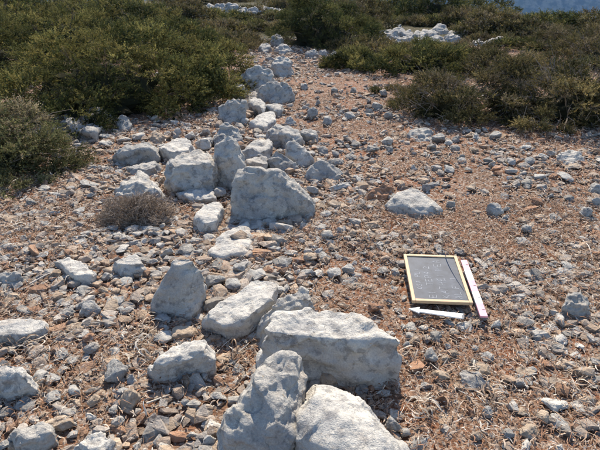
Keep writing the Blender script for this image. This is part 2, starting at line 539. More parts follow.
hero('boulder', 258, b=[(205, 257), (222, 262), (246, 256), (252, 245)],
     t=[(0.028, [(207, 251), (222, 233), (238, 223), (251, 215), (247, 234), (250, 246), (228, 256)])],
     label='long white slab running up under the large triangular boulder', colr='w', res=36, seed=53, rough=0.6)
hero('boulder', 227, b=[(192, 222), (205, 228), (220, 222), (223, 214)],
     t=[(0.08, [(194, 214), (205, 205), (216, 200), (223, 207), (215, 219), (200, 222)])],
     label='white angular boulder at the foot of the large triangular boulder, on its left', colr='w', res=32, seed=56, rough=0.6)
hero('boulder', 181, b=[(302, 178), (315, 182), (335, 182), (345, 176)],
     c=[(0.03, [(301, 174), (343, 173)]), (0.10, [(306, 165), (316, 160), (330, 160), (340, 168)])],
     label='loaf shaped blue-grey boulder right of the large triangular boulder', colr='b', res=36, seed=59, rough=0.6)
hero('boulder', 166, b=[(287, 156), (302, 168), (314, 164)], c=[(0.02, [(287, 150), (303, 160), (314, 158)]), (0.10, [(286, 144), (292, 139), (304, 147), (313, 153)])],
     label='egg shaped tilted whitish boulder behind the loaf shaped boulder', colr='p', res=32, smooth=6, seed=62, rough=0.5)
hero('boulder', 171, b=[(268, 168), (285, 173), (299, 169)], c=[(0.02, [(270, 160), (297, 165)]), (0.08, [(270, 149), (277, 150), (290, 159)])],
     label='wedge shaped grey boulder just above the large triangular boulder', colr='g', res=30, seed=65)
hero('boulder', 158, b=[(242, 156), (258, 159), (270, 154)], t=[(0.08, [(244, 150), (256, 140), (271, 138), (272, 145), (262, 154)])],
     label='sloping slab in the gap right of the tall upright boulder', colr='p', res=28, seed=68)
hero('boulder', 171, b=[(243, 166), (255, 172), (267, 168)], t=[(0.06, [(244, 161), (256, 156), (267, 157), (267, 164)])],
     label='low grey boulder between the tall upright and the wedge shaped boulders', colr='g', res=26, seed=71)
hero('boulder', 144, b=[(264, 140), (280, 145), (306, 145)], c=[(0.02, [(266, 132), (284, 136)]), (0.10, [(270, 124), (281, 126)])], t=[(0.08, [(290, 129), (304, 136), (292, 141)])],
     label='lumpy grey boulder with lit slab side, behind the egg shaped boulder', colr='g', res=32, seed=74)
hero('boulder', 141, b=[(296, 138), (307, 142), (318, 139)], t=[(0.06, [(297, 133), (305, 129), (316, 131), (318, 136)])],
     label='small blue-grey boulder at the right edge of the stone line, by red soil', colr='b', res=24, seed=77)
hero('boulder', 129, b=[(249, 125), (262, 130), (274, 126)], t=[(0.06, [(250, 121), (262, 112), (276, 111), (275, 118), (264, 126)])],
     label='flat sunlit slab lying inside the upper stone line', colr='w', res=28, seed=80, rough=0.6)
hero('boulder', 124, b=[(216, 121), (230, 126), (246, 121)], c=[(0.03, [(217, 113), (246, 110)]), (0.12, [(222, 102), (229, 97), (245, 98)])],
     label='blocky blue-grey boulder at the lower edge of the left shrub, upper stone line', colr='g', res=34, seed=83)
hero('boulder', 103, b=[(255, 100), (275, 105), (294, 101)], c=[(0.05, [(256, 93), (292, 94)]), (0.16, [(262, 84), (276, 79), (288, 82)])],
     label='rounded grey boulder on the red soil side of the upper stone line', colr='g', res=34, seed=86)
hero('boulder', 92, b=[(240, 88), (256, 94), (275, 88)], c=[(0.05, [(241, 78), (273, 80)]), (0.18, [(243, 70), (252, 64), (270, 67)])],
     label='humped white boulder half against the left shrub, upper stone line', colr='p', res=36, seed=89)
hero('boulder', 100, b=[(230, 97), (238, 101), (247, 98)], c=[(0.03, [(231, 89), (246, 88)]), (0.10, [(236, 83), (243, 83)])],
     label='small whitish boulder tucked below the humped white boulder', colr='p', res=26, seed=92)
hero('boulder', 113, b=[(247, 109), (257, 114), (267, 110)], t=[(0.09, [(248, 102), (255, 98), (266, 102), (264, 109)])],
     label='low whitish boulder right of the blocky blue-grey boulder', colr='p', res=26, seed=95)
hero('boulder', 115, b=[(263, 112), (274, 116), (283, 111)], t=[(0.06, [(265, 107), (275, 103), (283, 104), (280, 111)])],
     label='flat grey boulder in front of the rounded grey boulder', colr='g', res=24, seed=98)
hero('boulder', 77, b=[(271, 72), (282, 78), (294, 74)], c=[(0.05, [(272, 66), (293, 69)]), (0.25, [(275, 57), (284, 54), (290, 62)])],
     label='double lobed white boulder highest up the stone line', colr='p', res=34, seed=101)
hero('boulder', 54, b=[(274, 52), (284, 55), (293, 53)], c=[(0.05, [(275, 48), (291, 49)]), (0.2, [(280, 43), (287, 45)])],
     label='shaded boulder at the left foot of the round dark shrub', colr='g', res=24, seed=104)
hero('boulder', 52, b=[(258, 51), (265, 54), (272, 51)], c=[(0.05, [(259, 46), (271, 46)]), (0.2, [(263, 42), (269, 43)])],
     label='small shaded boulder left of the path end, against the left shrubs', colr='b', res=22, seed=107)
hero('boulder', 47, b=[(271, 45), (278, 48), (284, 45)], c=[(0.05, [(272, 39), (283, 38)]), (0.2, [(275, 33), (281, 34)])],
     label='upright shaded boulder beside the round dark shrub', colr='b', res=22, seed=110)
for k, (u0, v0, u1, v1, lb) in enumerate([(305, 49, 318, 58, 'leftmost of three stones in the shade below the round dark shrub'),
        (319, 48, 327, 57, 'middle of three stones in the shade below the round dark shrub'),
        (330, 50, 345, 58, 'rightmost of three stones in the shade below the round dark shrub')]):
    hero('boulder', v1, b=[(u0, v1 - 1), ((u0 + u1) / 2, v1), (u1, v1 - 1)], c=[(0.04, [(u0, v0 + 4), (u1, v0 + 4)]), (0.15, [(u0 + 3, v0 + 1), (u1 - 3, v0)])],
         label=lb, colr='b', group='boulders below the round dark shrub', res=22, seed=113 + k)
# right of the line, on the litter
OPEN = 'larger stones lying on the open ground'
hero('boulder', 215, b=[(386, 208), (398, 214), (415, 217), (434, 216), (441, 209)],
     t=[(0.085, [(393, 197), (402, 190), (411, 186), (420, 190)]), (0.05, [(388, 203), (428, 198), (441, 207), (420, 210)])],
     label='flat pale grey boulder on the litter above the chalkboard', colr='p', group=OPEN, res=36, smooth=5, seed=120, rough=0.5)
hero('boulder', 202, b=[(366, 198), (378, 203), (396, 199)], c=[(0.02, [(367, 194), (395, 193)]), (0.08, [(374, 186), (383, 183), (391, 187)])],
     label='dark brown rounded stone left of the flat pale grey boulder', colr='r', group=OPEN, res=28, seed=123)
hero('boulder', 165, b=[(556, 160), (570, 166), (585, 164)], c=[(0.02, [(558, 155), (584, 158)]), (0.08, [(562, 151), (575, 150), (582, 153)])],
     label='white stone at the foot of the right shrubs', colr='p', group=OPEN, res=28, seed=126)
hero('boulder', 319, b=[(563, 314), (575, 320), (592, 317)], c=[(0.02, [(564, 304), (591, 308)]), (0.09, [(569, 294), (577, 292), (587, 301)])],
     label='rough grey block on the litter right of the scale bar', colr='b', group=OPEN, res=34, seed=129)
hero('boulder', 140, b=[(404, 137), (418, 142), (434, 140)], c=[(0.03, [(406, 134), (432, 133)]), (0.12, [(413, 129), (424, 127), (430, 129)])],
     label='dark blue-grey stone below the olive twiggy shrub', colr='b', group=OPEN, res=28, seed=132)
# left foreground
LEFT = 'larger stones in the left rubble'
hero('boulder', 281, b=[(56, 266), (78, 281), (96, 279)], t=[(0.055, [(53, 259), (60, 256), (80, 260), (97, 272), (88, 278), (74, 275)])],
     label='flat pale slab in the left rubble, largest between dry bush and left edge', colr='w', group=LEFT, res=34, seed=140, rough=0.5)
hero('boulder', 277, b=[(110, 272), (125, 279), (145, 276)], c=[(0.02, [(111, 268), (128, 269), (146, 271)])], t=[(0.075, [(114, 262), (122, 256), (136, 255), (145, 263)])],
     label='white topped stone straight below the dry cushion bush', colr='w', group=LEFT, res=32, seed=143)
hero('boulder', 288, b=[(-12, 290), (8, 288), (22, 284)], c=[(0.01, [(-12, 279), (10, 277), (22, 277)])], t=[(0.07, [(-8, 272), (10, 272), (22, 273)])],
     label='slab with dark front cut by the left edge of the picture', colr='g', group=LEFT, res=30, seed=146)
hero('boulder', 339, b=[(-15, 340), (10, 340), (35, 338), (53, 329)], t=[(0.055, [(-15, 322), (10, 319), (30, 318), (50, 318), (53, 324), (25, 335), (0, 336)])],
     label='long flat pale slab at the left edge', colr='w', group=LEFT, res=36, seed=149, rough=0.5)
hero('boulder', 399, b=[(-18, 396), (8, 400), (25, 399), (36, 390)], c=[(0.02, [(-18, 380), (10, 381), (28, 388)])], t=[(0.10, [(-15, 367), (10, 364), (24, 367), (34, 376)])],
     label='big white boulder at the left edge, below the long flat slab', colr='w', group=LEFT, res=40, seed=152, rough=0.7)
hero('boulder', 462, b=[(70, 456), (90, 466), (115, 458)], t=[(0.09, [(78, 446), (90, 436), (102, 432), (113, 439), (108, 452), (85, 456)])],
     label='white boulder cut by the bottom edge, far left of the two nearest boulders', colr='w', group=LEFT, res=34, seed=155)
hero('boulder', 445, b=[(8, 440), (25, 447), (52, 440)], t=[(0.07, [(14, 432), (30, 424), (52, 422), (54, 430), (40, 438), (18, 442)])],
     label='flat grey boulder in the lower left corner rubble', colr='g', group=LEFT, res=32, seed=158)
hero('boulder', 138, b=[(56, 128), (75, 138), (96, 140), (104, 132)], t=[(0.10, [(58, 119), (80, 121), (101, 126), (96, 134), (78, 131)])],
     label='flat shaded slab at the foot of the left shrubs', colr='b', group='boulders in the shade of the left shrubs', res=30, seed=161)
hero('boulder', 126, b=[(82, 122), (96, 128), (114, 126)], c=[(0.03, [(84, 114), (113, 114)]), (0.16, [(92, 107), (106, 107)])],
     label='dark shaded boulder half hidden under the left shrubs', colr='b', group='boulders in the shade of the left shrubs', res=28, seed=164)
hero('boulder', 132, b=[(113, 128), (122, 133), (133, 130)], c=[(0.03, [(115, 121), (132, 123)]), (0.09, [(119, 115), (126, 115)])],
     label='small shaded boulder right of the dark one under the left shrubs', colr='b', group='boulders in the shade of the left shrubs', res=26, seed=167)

# background outcrops
def outcrop(items, group, where):
    for k, (u0, v0, u1, v1, lb) in enumerate(items):
        e = (u1 - u0) * 0.36; u0 -= e; u1 += e; v0 -= 2; w = u1 - u0
        hero('outcrop_rock', v1, b=[(u0, v1), ((u0 + u1) / 2, v1 + 1), (u1, v1)], c=[(0.1, [(u0 + .1 * w, v0 + 0.5 * (v1 - v0)), (u1, v0 + 0.55 * (v1 - v0))]), (0.5, [(u0 + 0.35 * w, v0), (u1 - 0.25 * w, v0 + 1)])],
             label=lb + ' ' + where, colr='g', group=group, res=26, smooth=2, seed=200 + k * 3 + int(u0), rough=1.1, planes=14, clo=0.55)
outcrop([(381, 29, 395, 39, 'pale jagged rock, leftmost of the outcrop'), (392, 23, 403, 36, 'highest pointed pale rock, left part of the outcrop'),
         (401, 29, 413, 37, 'low pale rock, left middle of the outcrop'), (412, 31, 424, 38, 'flat pale rock, middle of the outcrop'),
         (422, 29, 436, 36, 'slanting pale rock, right middle of the outcrop'), (434, 22, 447, 34, 'bluish shaded rock, standing at the back of the outcrop'),
         (448, 28, 466, 36, 'white rounded rock, rightmost of the outcrop'), (378, 38, 390, 44, 'white low rock, nearest of the outcrop'),
         (397, 37, 413, 44, 'low front rock, left of the outcrop front row'), (411, 38, 429, 45, 'low front rock, middle of the outcrop front row'),
         (428, 36, 446, 43, 'low front rock, right of the outcrop front row'), (444, 35, 460, 42, 'low front rock, under the white rounded rock of the outcrop')],
        'pale rocks of the right background outcrop', 'behind the right shrubs')
outcrop([(472, 40, 483, 46, 'small pale rock, left of the rock pair'), (487, 38, 508, 46, 'larger pale rock, right of the rock pair')],
        'pale rock pair among the right shrubs', 'among the right shrubs')
outcrop([(206, 4, 216, 12, 'leftmost pale rock of the outcrop'), (214, 2, 226, 12, 'second pale rock from the left of the outcrop'), (225, 4, 238, 14, 'third pale rock from the left of the outcrop'),
         (236, 6, 248, 17, 'fourth pale rock from the left of the outcrop'), (246, 6, 258, 16, 'fourth pale rock from the right of the outcrop'), (255, 5, 265, 13, 'third pale rock from the right of the outcrop'),
         (262, 6, 272, 13, 'second pale rock from the right of the outcrop'), (270, 7, 279, 13, 'rightmost pale rock of the outcrop')],
        'pale rocks of the left background outcrop', 'above the left shrubs')

# ------------------------------------------------------------------ loose stones one can pick out
def stone_template(seed):
    r = np.random.default_rng(seed)
    n = int(r.integers(9, 16))
    p = r.normal(size=(n, 3)); p /= np.linalg.norm(p, axis=1)[:, None]
    p = np.sign(p) * np.abs(p) ** r.uniform(0.55, 0.95)
    p = p / np.abs(p).max(0) * 0.5
    return rock_mesh('stone', [Vector(q) for q in p], res=15, smooth=int(r.integers(1, 3)), rough=0.8, pits=0.3, seed=seed, planes=10, clo=0.72)
TEMPL = [stone_template(500 + k) for k in range(30)]
for me in TEMPL: me.materials.append(M_ROCK)

STONES = """56 156 70 162p 71 141 83 150p 73 150 82 161k 83 180 100 189p 52 192 70 197b 26 196 38 208k 87 191 95 201k 70 201 80 207k
72 209 86 216b 57 213 67 220t 84 213 97 218p 28 210 42 216p 40 221 52 228b 55 230 64 234k 70 235 84 242p 75 239 88 247b 82 228 98 236p
90 244 100 252p 60 243 70 249p 0 244 20 253p 37 251 50 260g 108 224 120 232b 140 225 162 233b 113 231 125 238g 100 246 130 255p 158 244 175 258g
125 239 139 249g 88 251 97 258k 25 271 38 278g 50 275 57 282p 62 274 70 280p 44 268 58 276b 32 286 42 290p 34 297 45 305g 76 286 92 296b
68 295 80 302g 58 298 68 306b 60 305 80 318g 18 305 38 316k 82 300 103 319g 38 308 50 315p 102 272 112 282g 146 258 158 268b 148 268 160 276k
117 277 135 288g 120 286 131 292r 134 281 141 288r 107 297 128 308b 135 292 148 302g 118 305 128 312g 126 306 135 314p 150 275 162 282t 208 268 226 291b
224 278 242 293b 232 262 246 277g 244 266 263 279g 239 244 254 255k 270 257 292 269k 283 250 298 258g 200 268 210 275p 277 284 293 296g 272 270 280 276p
292 258 298 268t 303 251 318 263t 300 263 318 277b 327 266 341 280p 341 263 354 277p 339 276 360 286b 350 283 366 290t 362 249 372 256p 360 266 370 274p
376 266 390 276k 391 264 400 278p 312 270 326 277p 302 279 314 287g 368 301 382 316r 386 297 393 305k 388 286 398 293g 509 260 523 268p 523 271 540 281g
552 268 568 276p 558 262 578 273b 569 274 582 278t 580 279 595 287k 505 281 522 292p 509 292 522 298p 543 277 552 284r 551 261 558 267k 592 250 602 258r
516 312 532 323k 529 303 541 312r 84 332 97 346r 86 341 101 357b 33 353 50 366g 45 349 58 358g 54 349 70 362g 66 354 82 366g 38 365 55 374g 49 372 64 385p
31 371 50 388g 22 362 33 370p 57 366 70 374b 62 322 90 333t 63 308 76 320k 68 330 80 340p 75 376 88 385t 153 314 172 328b 174 313 189 325t 153 330 176 346b
173 325 197 344t 105 348 121 360g 107 358 133 384b 100 328 115 338g 102 313 118 325k 126 376 137 388p 139 377 150 386t 199 344 212 368p 200 372 208 382b
400 317 406 330g 404 322 417 332b 417 324 429 332p 427 330 443 344k 440 319 453 329k 448 327 460 338t 455 322 472 333g 468 319 480 330t 489 316 500 332p
421 347 438 365b 404 332 416 342g 400 340 410 352b 443 343 450 351p 448 349 458 361t 440 352 449 364t 470 345 478 352g 479 352 493 364b 469 360 482 371k
428 365 449 385t 452 373 485 393g 457 364 465 370r 526 328 540 337b 531 334 541 343k 552 335 566 346p 536 341 549 350p 550 344 558 351g 558 349 568 357p
568 351 581 360p 560 361 575 371g 513 351 527 360p 525 357 538 364p 512 366 535 379t 513 375 530 387k 552 363 563 371t 580 375 602 385k 593 337 603 345g
520 338 528 345p 72 380 88 398b 47 391 64 406g 64 393 71 401t 18 398 40 413g 0 408 16 418g 17 413 27 420b 89 388 102 409t 58 409 80 418g 48 415 72 430t
48 432 60 449r 0 423 10 432g 0 440 14 450g 87 412 100 421p 72 422 80 427p 28 412 40 419r 107 375 125 384b 114 387 133 400b 122 388 145 415t 110 405 121 415p
113 415 126 430g 156 416 165 426t 171 420 178 430k 182 395 191 408p 160 440 172 450p 187 432 200 446g 165 407 170 412p 154 395 160 400t 117 431 123 436p
210 390 230 402g 202 405 214 416t 202 435 216 450p 204 425 214 433t 384 418 401 436b 374 390 390 398p 352 383 370 396b 367 385 375 393r 400 425 410 440g
434 395 450 412r 464 407 473 418r 468 431 482 443t 480 405 492 420b 418 383 432 392b 400 443 430 452g 541 396 568 413p 533 411 548 427t 548 413 573 433b
515 423 537 440t 510 440 535 456p 513 407 527 418t 577 395 595 407t 545 378 568 389t 588 383 598 390g 500 428 512 440k 576 409 602 419k 553 445 562 452p
500 443 508 450p 305 182 318 197b 319 210 331 218g 313 224 328 233b 320 230 333 242p 332 231 341 238t 342 226 350 232t 349 224 358 238t 345 198 356 206b
327 200 341 210t 327 181 350 194p 300 222 309 232b 363 205 375 210p 376 241 383 248g 394 205 400 212b 363 220 380 230t 343 133 353 141k 351 141 360 148k
367 143 378 155k 381 137 393 146p 384 145 393 154k 345 154 357 160k 372 166 380 170k 328 157 343 167k 343 175 348 181r 316 146 328 156b 431 133 444 143b
426 144 435 152k 408 146 414 152k 444 139 452 147p 451 136 459 143k 450 145 460 152k 432 150 442 156k 456 153 465 160k 443 165 457 173p 410 161 417 172g
473 133 485 142p 482 157 492 164k 491 165 500 172r 465 167 472 172k 421 183 430 192b 488 131 500 140b 500 145 512 151r 517 146 531 151p 534 152 548 160p
546 149 556 157p 504 158 517 166g 522 157 534 166b 533 172 545 180b 563 164 580 172t 521 179 533 188k 586 183 602 196b 555 174 572 182p 506 166 515 172k
446 200 456 210k 433 207 442 216p 484 203 499 218b 470 209 480 216t 401 244 413 252b 412 223 420 229k 466 186 476 192t 500 207 509 214k 500 214 510 222k
521 183 529 190k 530 198 541 208r 542 191 552 199b 550 187 560 194k 561 194 575 203k 565 204 578 209b 579 207 591 219b 547 213 560 222k 520 225 530 235b
546 226 557 235b 513 238 528 246b 533 215 547 221t 551 241 572 248k 539 236 551 243t 583 225 590 231t 590 197 602 208b 518 218 530 224t
304 108 318 120b 322 117 332 126g 345 113 356 120b 372 101 383 110b 383 112 392 120k 330 88 338 94k 350 88 357 94k 378 90 388 97k 312 100 320 106g 300 84 308 90g
205 137 216 146p 200 127 212 136g 186 131 197 140p 196 138 213 151p 173 128 183 137p 133 133 146 141g 100 140 112 148g 118 137 132 143p 215 170 225 185b 214 186 228 200b
272 142 282 149k 250 128 262 136k 255 134 270 142g 240 118 250 126g 285 118 298 127g 232 215 246 223b 246 223 262 233b 262 219 280 229g 252 233 268 243t 276 227 290 236g
288 215 300 223b 240 235 254 246k 228 242 238 251k 296 197 308 207g 310 197 322 204g 82 130 95 138g 95 133 110 141b 158 177 166 185t 150 182 160 190p 100 165 112 172p
86 165 97 171g 176 228 190 237g 190 236 204 245p 178 244 195 256k 195 258 206 266g 60 165 72 171g 40 186 52 192p 262 150 269 156k 305 150 315 157g 226 110 236 118g"""
import re
PAL_TXT = {'p': 'pale', 'g': 'grey', 'b': 'blue-grey', 'k': 'dark grey', 't': 'tan', 'r': 'reddish brown'}
stones = []     # dicts used for placing and for labels
def add_stone(u0, v0, u1, v1, c, r):
    um = (u0 + u1) / 2
    g = at_ground(um, v1)
    m = (g.y * CT + H * ST) / F
    phi = math.atan2(H, g.y)
    w = (u1 - u0) * m; s = (v1 - v0) * m
    D = min(1.0 * w, 0.85 * s / math.sin(phi)); D = max(D, 0.5 * w)
    h = max((s - 0.85 * D * math.sin(phi)) / math.cos(phi), 0.26 * min(w, D))
    h = min(h, 0.7 * w)
    w *= 1.12; D *= 1.1; h *= 1.15
    o = new_obj('stone', TEMPL[int(r.integers(len(TEMPL)))])
    o.scale = (w, D, h * 1.25)
    o.rotation_euler = (r.normal() * 0.12, r.normal() * 0.14, r.uniform(-0.5, 0.5) + (math.pi if r.random() < .5 else 0))
    y = g.y + D * 0.45
    x = g.x * (y / g.y)
    o.location = (x, y, gz1(x, y) + h * 0.46)
    b = np.array(ROCKCOL[c]) * r.uniform(0.88, 1.12)
    o.color = (*b, 1)
    asp, fl = w / max(D, h), h / w
    shape = 'flat' if fl < 0.33 else ('long' if asp > 1.45 else ('blocky' if fl > 0.6 else 'angular'))
    uu, vv = proj(x, y, o.location.z)
    stones.append(dict(o=o, u=uu, v=vv, c=PAL_TXT[c], s=shape, w=w))
    FOOT.append((x, y, 0.45 * (w + D) / 2))
for mt in re.finditer(r'(-?\d+) (\d+) (\d+) (\d+)([pgbktr])', STONES):
    add_stone(*[float(q) for q in mt.groups()[:4]], mt.group(5), rng)

# a few more, filled in where the photograph is just as stony
BOARD_UV = (398, 250, 490, 322)
tries = 0
while len(stones) < 296 and tries < 4000:
    tries += 1
    v = rng.uniform(120, 448); u = rng.uniform(2, 598)
    if BOARD_UV[0] < u < BOARD_UV[2] and BOARD_UV[1] < v < BOARD_UV[3]: continue
    g = at_ground(u, v)
    if v < 150 and (u < 110 or u > 400): continue
    if v < 200 and u < 60: continue
    wpx = rng.uniform(8, 13)
    m = (g.y * CT + H * ST) / F
    if any((g.x - fx) ** 2 + (g.y - fy) ** 2 < (fr + wpx * m * 0.7) ** 2 for fx, fy, fr in FOOT): continue
    add_stone(u - wpx / 2, v - wpx * rng.uniform(0.5, 0.8), u + wpx / 2, v, 'pgbkt'[int(rng.integers(5))] if rng.random() > .08 else 'r', rng)

# labels: nearest landmark, side, colour, shape, then order within look-alikes
LAND = [((438, 282), 'the chalkboard'), ((475, 290), 'the red and white scale bar'), ((436, 315), 'the white arrow'), ((137, 210), 'the dry cushion bush'),
        ((330, 345), 'the broad white boulder'), ((255, 405), 'the tall grey front boulder'), ((240, 302), 'the flat tilted slab'), ((180, 290), 'the pyramid shaped boulder'),
        ((180, 358), 'the long low ridged boulder'), ((268, 195), 'the large triangular boulder'), ((322, 170), 'the loaf shaped boulder'), ((412, 202), 'the flat pale grey boulder'),
        ((381, 193), 'the dark brown rounded stone'), ((577, 306), 'the rough grey block'), ((571, 158), 'the white stone by the right shrubs'), ((75, 268), 'the flat pale slab in the rubble'),
        ((20, 328), 'the long flat slab at the left edge'), ((12, 382), 'the big white boulder at the left edge'), ((33, 433), 'the flat grey corner boulder'), ((95, 442), 'the white boulder at the bottom edge'),
        ((20, 160), 'the pale front shrub'), ((450, 115), 'the olive twiggy shrub'), ((128, 266), 'the white topped stone'), ((350, 420), 'the smooth pale front boulder')]
NUMW = ['', '', 'two', 'three', 'four', 'five', 'six', 'seven', 'eight', 'nine']
ORD = ['', 'second', 'third', 'fourth', 'fifth', 'sixth', 'seventh', 'eighth']
bk = {}
for s in stones:
    d, (lu, lv), nm = min((math.hypot(s['u'] - a, s['v'] - b), (a, b), n) for (a, b), n in LAND)
    du, dv = s['u'] - lu, s['v'] - lv
    if abs(du) > abs(dv) * 1.2: rel = 'left of' if du < 0 else 'right of'
    else: rel = 'behind' if dv < 0 else 'in front of'
    s['near'] = '' if d < 60 else 'further '
    bk.setdefault((s['c'], s['s'], s['near'] + rel, nm), []).append(s)
for (c, sh, rel, nm), L in bk.items():
    L.sort(key=lambda s: s['u'])
    n = len(L)
    for i, s in enumerate(L):
        if n == 1: lab = f'{c} {sh} stone {rel} {nm}'
        elif i == 0: lab = f'leftmost of {NUMW[n]} {c} {sh} stones {rel} {nm}'
        elif i == n - 1: lab = f'rightmost of {NUMW[n]} {c} {sh} stones {rel} {nm}'
        else: lab = f'{ORD[i]} of {NUMW[n]} {c} {sh} stones {rel} {nm}'
        lab = lab.replace('the flat pale slab in the rubble', 'the flat rubble slab').replace('the long flat slab at the left edge', 'the long left edge slab').replace('the big white boulder at the left edge', 'the big left edge boulder').replace('the white boulder at the bottom edge', 'the white bottom edge boulder').replace('the white stone by the right shrubs', 'the white shrub side stone')
        tag(s['o'], lab, 'stone', 'loose stones on the ground')

# ------------------------------------------------------------------ pebbles and stone chips (nobody could count them)
def convex_template(n, r):
    p = r.normal(size=(n, 3)); p /= np.linalg.norm(p, axis=1)[:, None]
    p = np.sign(p) * np.abs(p) ** 0.75
    p = p / np.abs(p).max(0) * 0.5
    bm = hull_bm([Vector(q) for q in p]); bmesh.ops.triangulate(bm, faces=bm.faces[:])
    bm.verts.index_update()
    V = np.array([v.co[:] for v in bm.verts]); Fc = np.array([[v.index for v in f.verts] for f in bm.faces])
    bm.free()
    return V, Fc

def rand_rot(n, r, tilt=0.5):
    yaw = r.uniform(0, 2 * math.pi, n); ax = r.normal(size=n) * tilt; ay = r.normal(size=n) * tilt
    cz, sz, cx, sx, cy, sy = np.cos(yaw), np.sin(yaw), np.cos(ax), np.sin(ax), np.cos(ay), np.sin(ay)
    Z = np.zeros(n); O = np.ones(n)
    Rz = np.stack([np.stack([cz, -sz, Z], -1), np.stack([sz, cz, Z], -1), np.stack([Z, Z, O], -1)], 1)
    Rx = np.stack([np.stack([O, Z, Z], -1), np.stack([Z, cx, -sx], -1), np.stack([Z, sx, cx], -1)], 1)
    Ry = np.stack([np.stack([cy, Z, sy], -1), np.stack([Z, O, Z], -1), np.stack([-sy, Z, cy], -1)], 1)
    return Rz @ Rx @ Ry

def sample_ground(n, y0, y1, r, margin=1.12):
    """points spread evenly over the ground between two distances, within a wedge a little wider than the view"""
    k = 600 / 2 / F * margin
    Y = np.sqrt(r.uniform(y0 * y0, y1 * y1, n))
    w = (Y * CT + H * ST) * k
    X = r.uniform(-1, 1, n) * w
    return X, Y

def in_board(X, Y):
    u, v = proj(X, Y, 0.0)
    return (u > 400) & (u < 476) & (v > 254) & (v < 308)

def path_mask(X, Y):
    """0 under the shrubs, 1 on the open ground"""
    u, v = proj(X, Y, 0.0)
    m = np.ones(len(X))
    m *= 1 - 0.8 * ((v < 118) & (u < 205))
    m *= 1 - 0.8 * ((v < 128) & (u > 430))
    m *= 1 - 0.8 * ((v < 80) & ((u < 250) | (u > 360)))
    return m

WALL_LINE = np.array([(330, 430), (300, 340), (245, 295), (240, 240), (262, 200), (232, 160), (248, 112), (258, 90), (280, 60)], float)
def wall_dist(u, v):
    d = np.full(len(u), 1e9)
    for a, b in zip(WALL_LINE[:-1], WALL_LINE[1:]):
        t = np.clip(((u - a[0]) * (b[0] - a[0]) + (v - a[1]) * (b[1] - a[1])) / ((b - a) ** 2).sum(), 0, 1)
        d = np.minimum(d, np.hypot(u - a[0] - t * (b[0] - a[0]), v - a[1] - t * (b[1] - a[1])))
    return d

def rubble(name, bands, label, seed, npt=(9, 17), wall=False):
    r = np.random.default_rng(seed)
    tm = [convex_template(int(r.integers(*npt)), r) for _ in range(16)]
    AV, AF, AT, off = [], [], [], 0
    names = np.array(['p', 'g', 'b', 'k', 't', 'r']); pr = np.array([.20, .22, .13, .10, .26, .11]); pr /= pr.sum()
    for (n, y0, y1, s0, s1, pw) in bands:
        X, Y = sample_ground(n, y0, y1, r)
        u, v = proj(X, Y, 0.0)
        dens = 0.62 + 1.3 * fbm(np.stack([X * 1.1, Y * 1.1, 0 * X + 4.4], -1), 2)
        dens = dens + 0.35 * ((u < 330) & (v > 180)) + 0.3 * ((u > 150) & (u < 320) & (v < 260)) - 0.25 * ((u > 310) & (u < 420) & (v < 200))
        keep = (r.random(n) < np.clip(dens, 0.12, 1)) & (r.random(n) < path_mask(X, Y))
        if wall: keep = keep & (wall_dist(u, v) < np.clip((v - 20) * 0.22, 12, 42))
        X, Y = X[keep], Y[keep]
        s = s0 * (s1 / s0) ** (r.random(len(X)) ** pw)
        s = np.where(in_board(X, Y), np.minimum(s, 0.035), s)
        R = rand_rot(len(X), r, 0.25)
        sc = np.stack([s * r.uniform(0.85, 1.35, len(X)), s * r.uniform(0.6, 1.0, len(X)), s * r.uniform(0.24, 0.66, len(X))], -1)
        Zg = gz(X, Y) + sc[:, 2] * r.uniform(0.05, 0.38, len(X))
        ci = r.choice(6, size=len(X), p=pr)
        cols = np.array([ROCKCOL[k] for k in names])[ci] * r.uniform(0.75, 1.2, (len(X), 1))
        # soil dust on some
        du = r.random((len(X), 1)) ** 1.3 * 0.7
        cols = cols * (1 - du) + np.array([0.37, 0.255, 0.175]) * du
        ti = r.integers(len(tm), size=len(X))
        for t, (TV, TF) in enumerate(tm):
            ix = np.where(ti == t)[0]
            if not len(ix): continue
            P = np.einsum('nij,nkj->nki', R[ix], TV[None] * sc[ix][:, None, :]) + np.stack([X[ix], Y[ix], Zg[ix]], -1)[:, None, :]
            AV.append(P.reshape(-1, 3)); AT.append(np.repeat(cols[ix], len(TV), 0))
            AF.append((TF[None] + (np.arange(len(ix)) * len(TV))[:, None, None]).reshape(-1, 3) + off)
            off += len(ix) * len(TV)
    o = new_obj(name, np_mesh(name, np.concatenate(AV), np.concatenate(AF), np.concatenate(AT)), M_RUBBLE)
    tag(o, label, 'pebbles', kind='stuff')

rubble('pebbles', [(11000, 1.0, 4.5, 0.024, 0.072, 1.7), (21000, 4.5, 13.0, 0.026, 0.095, 2.0)], 'scattered pebbles and small stones over the reddish ground', 21)
rubble('cobbles', [(1500, 1.0, 3.0, 0.042, 0.085, 1.6), (2600, 3.0, 6.0, 0.045, 0.10, 1.6), (1800, 6.0, 12.0, 0.06, 0.11, 1.6)], 'loose cobbles too many to tell apart over the reddish ground', 23, (16, 24))
rubble('wall_rubble', [(2600, 1.0, 5.0, 0.06, 0.13, 1.3), (2600, 5.0, 10.5, 0.08, 0.20, 1.3)], 'smaller rubble packed between the boulders of the stone line', 24, (16, 24), True)
rubble('stone_chips', [(22000, 1.0, 4.0, 0.007, 0.026, 1.4), (15000, 4.0, 11.0, 0.014, 0.034, 1.2)], 'fine stone chips and grit over the reddish ground', 22, (7, 10))

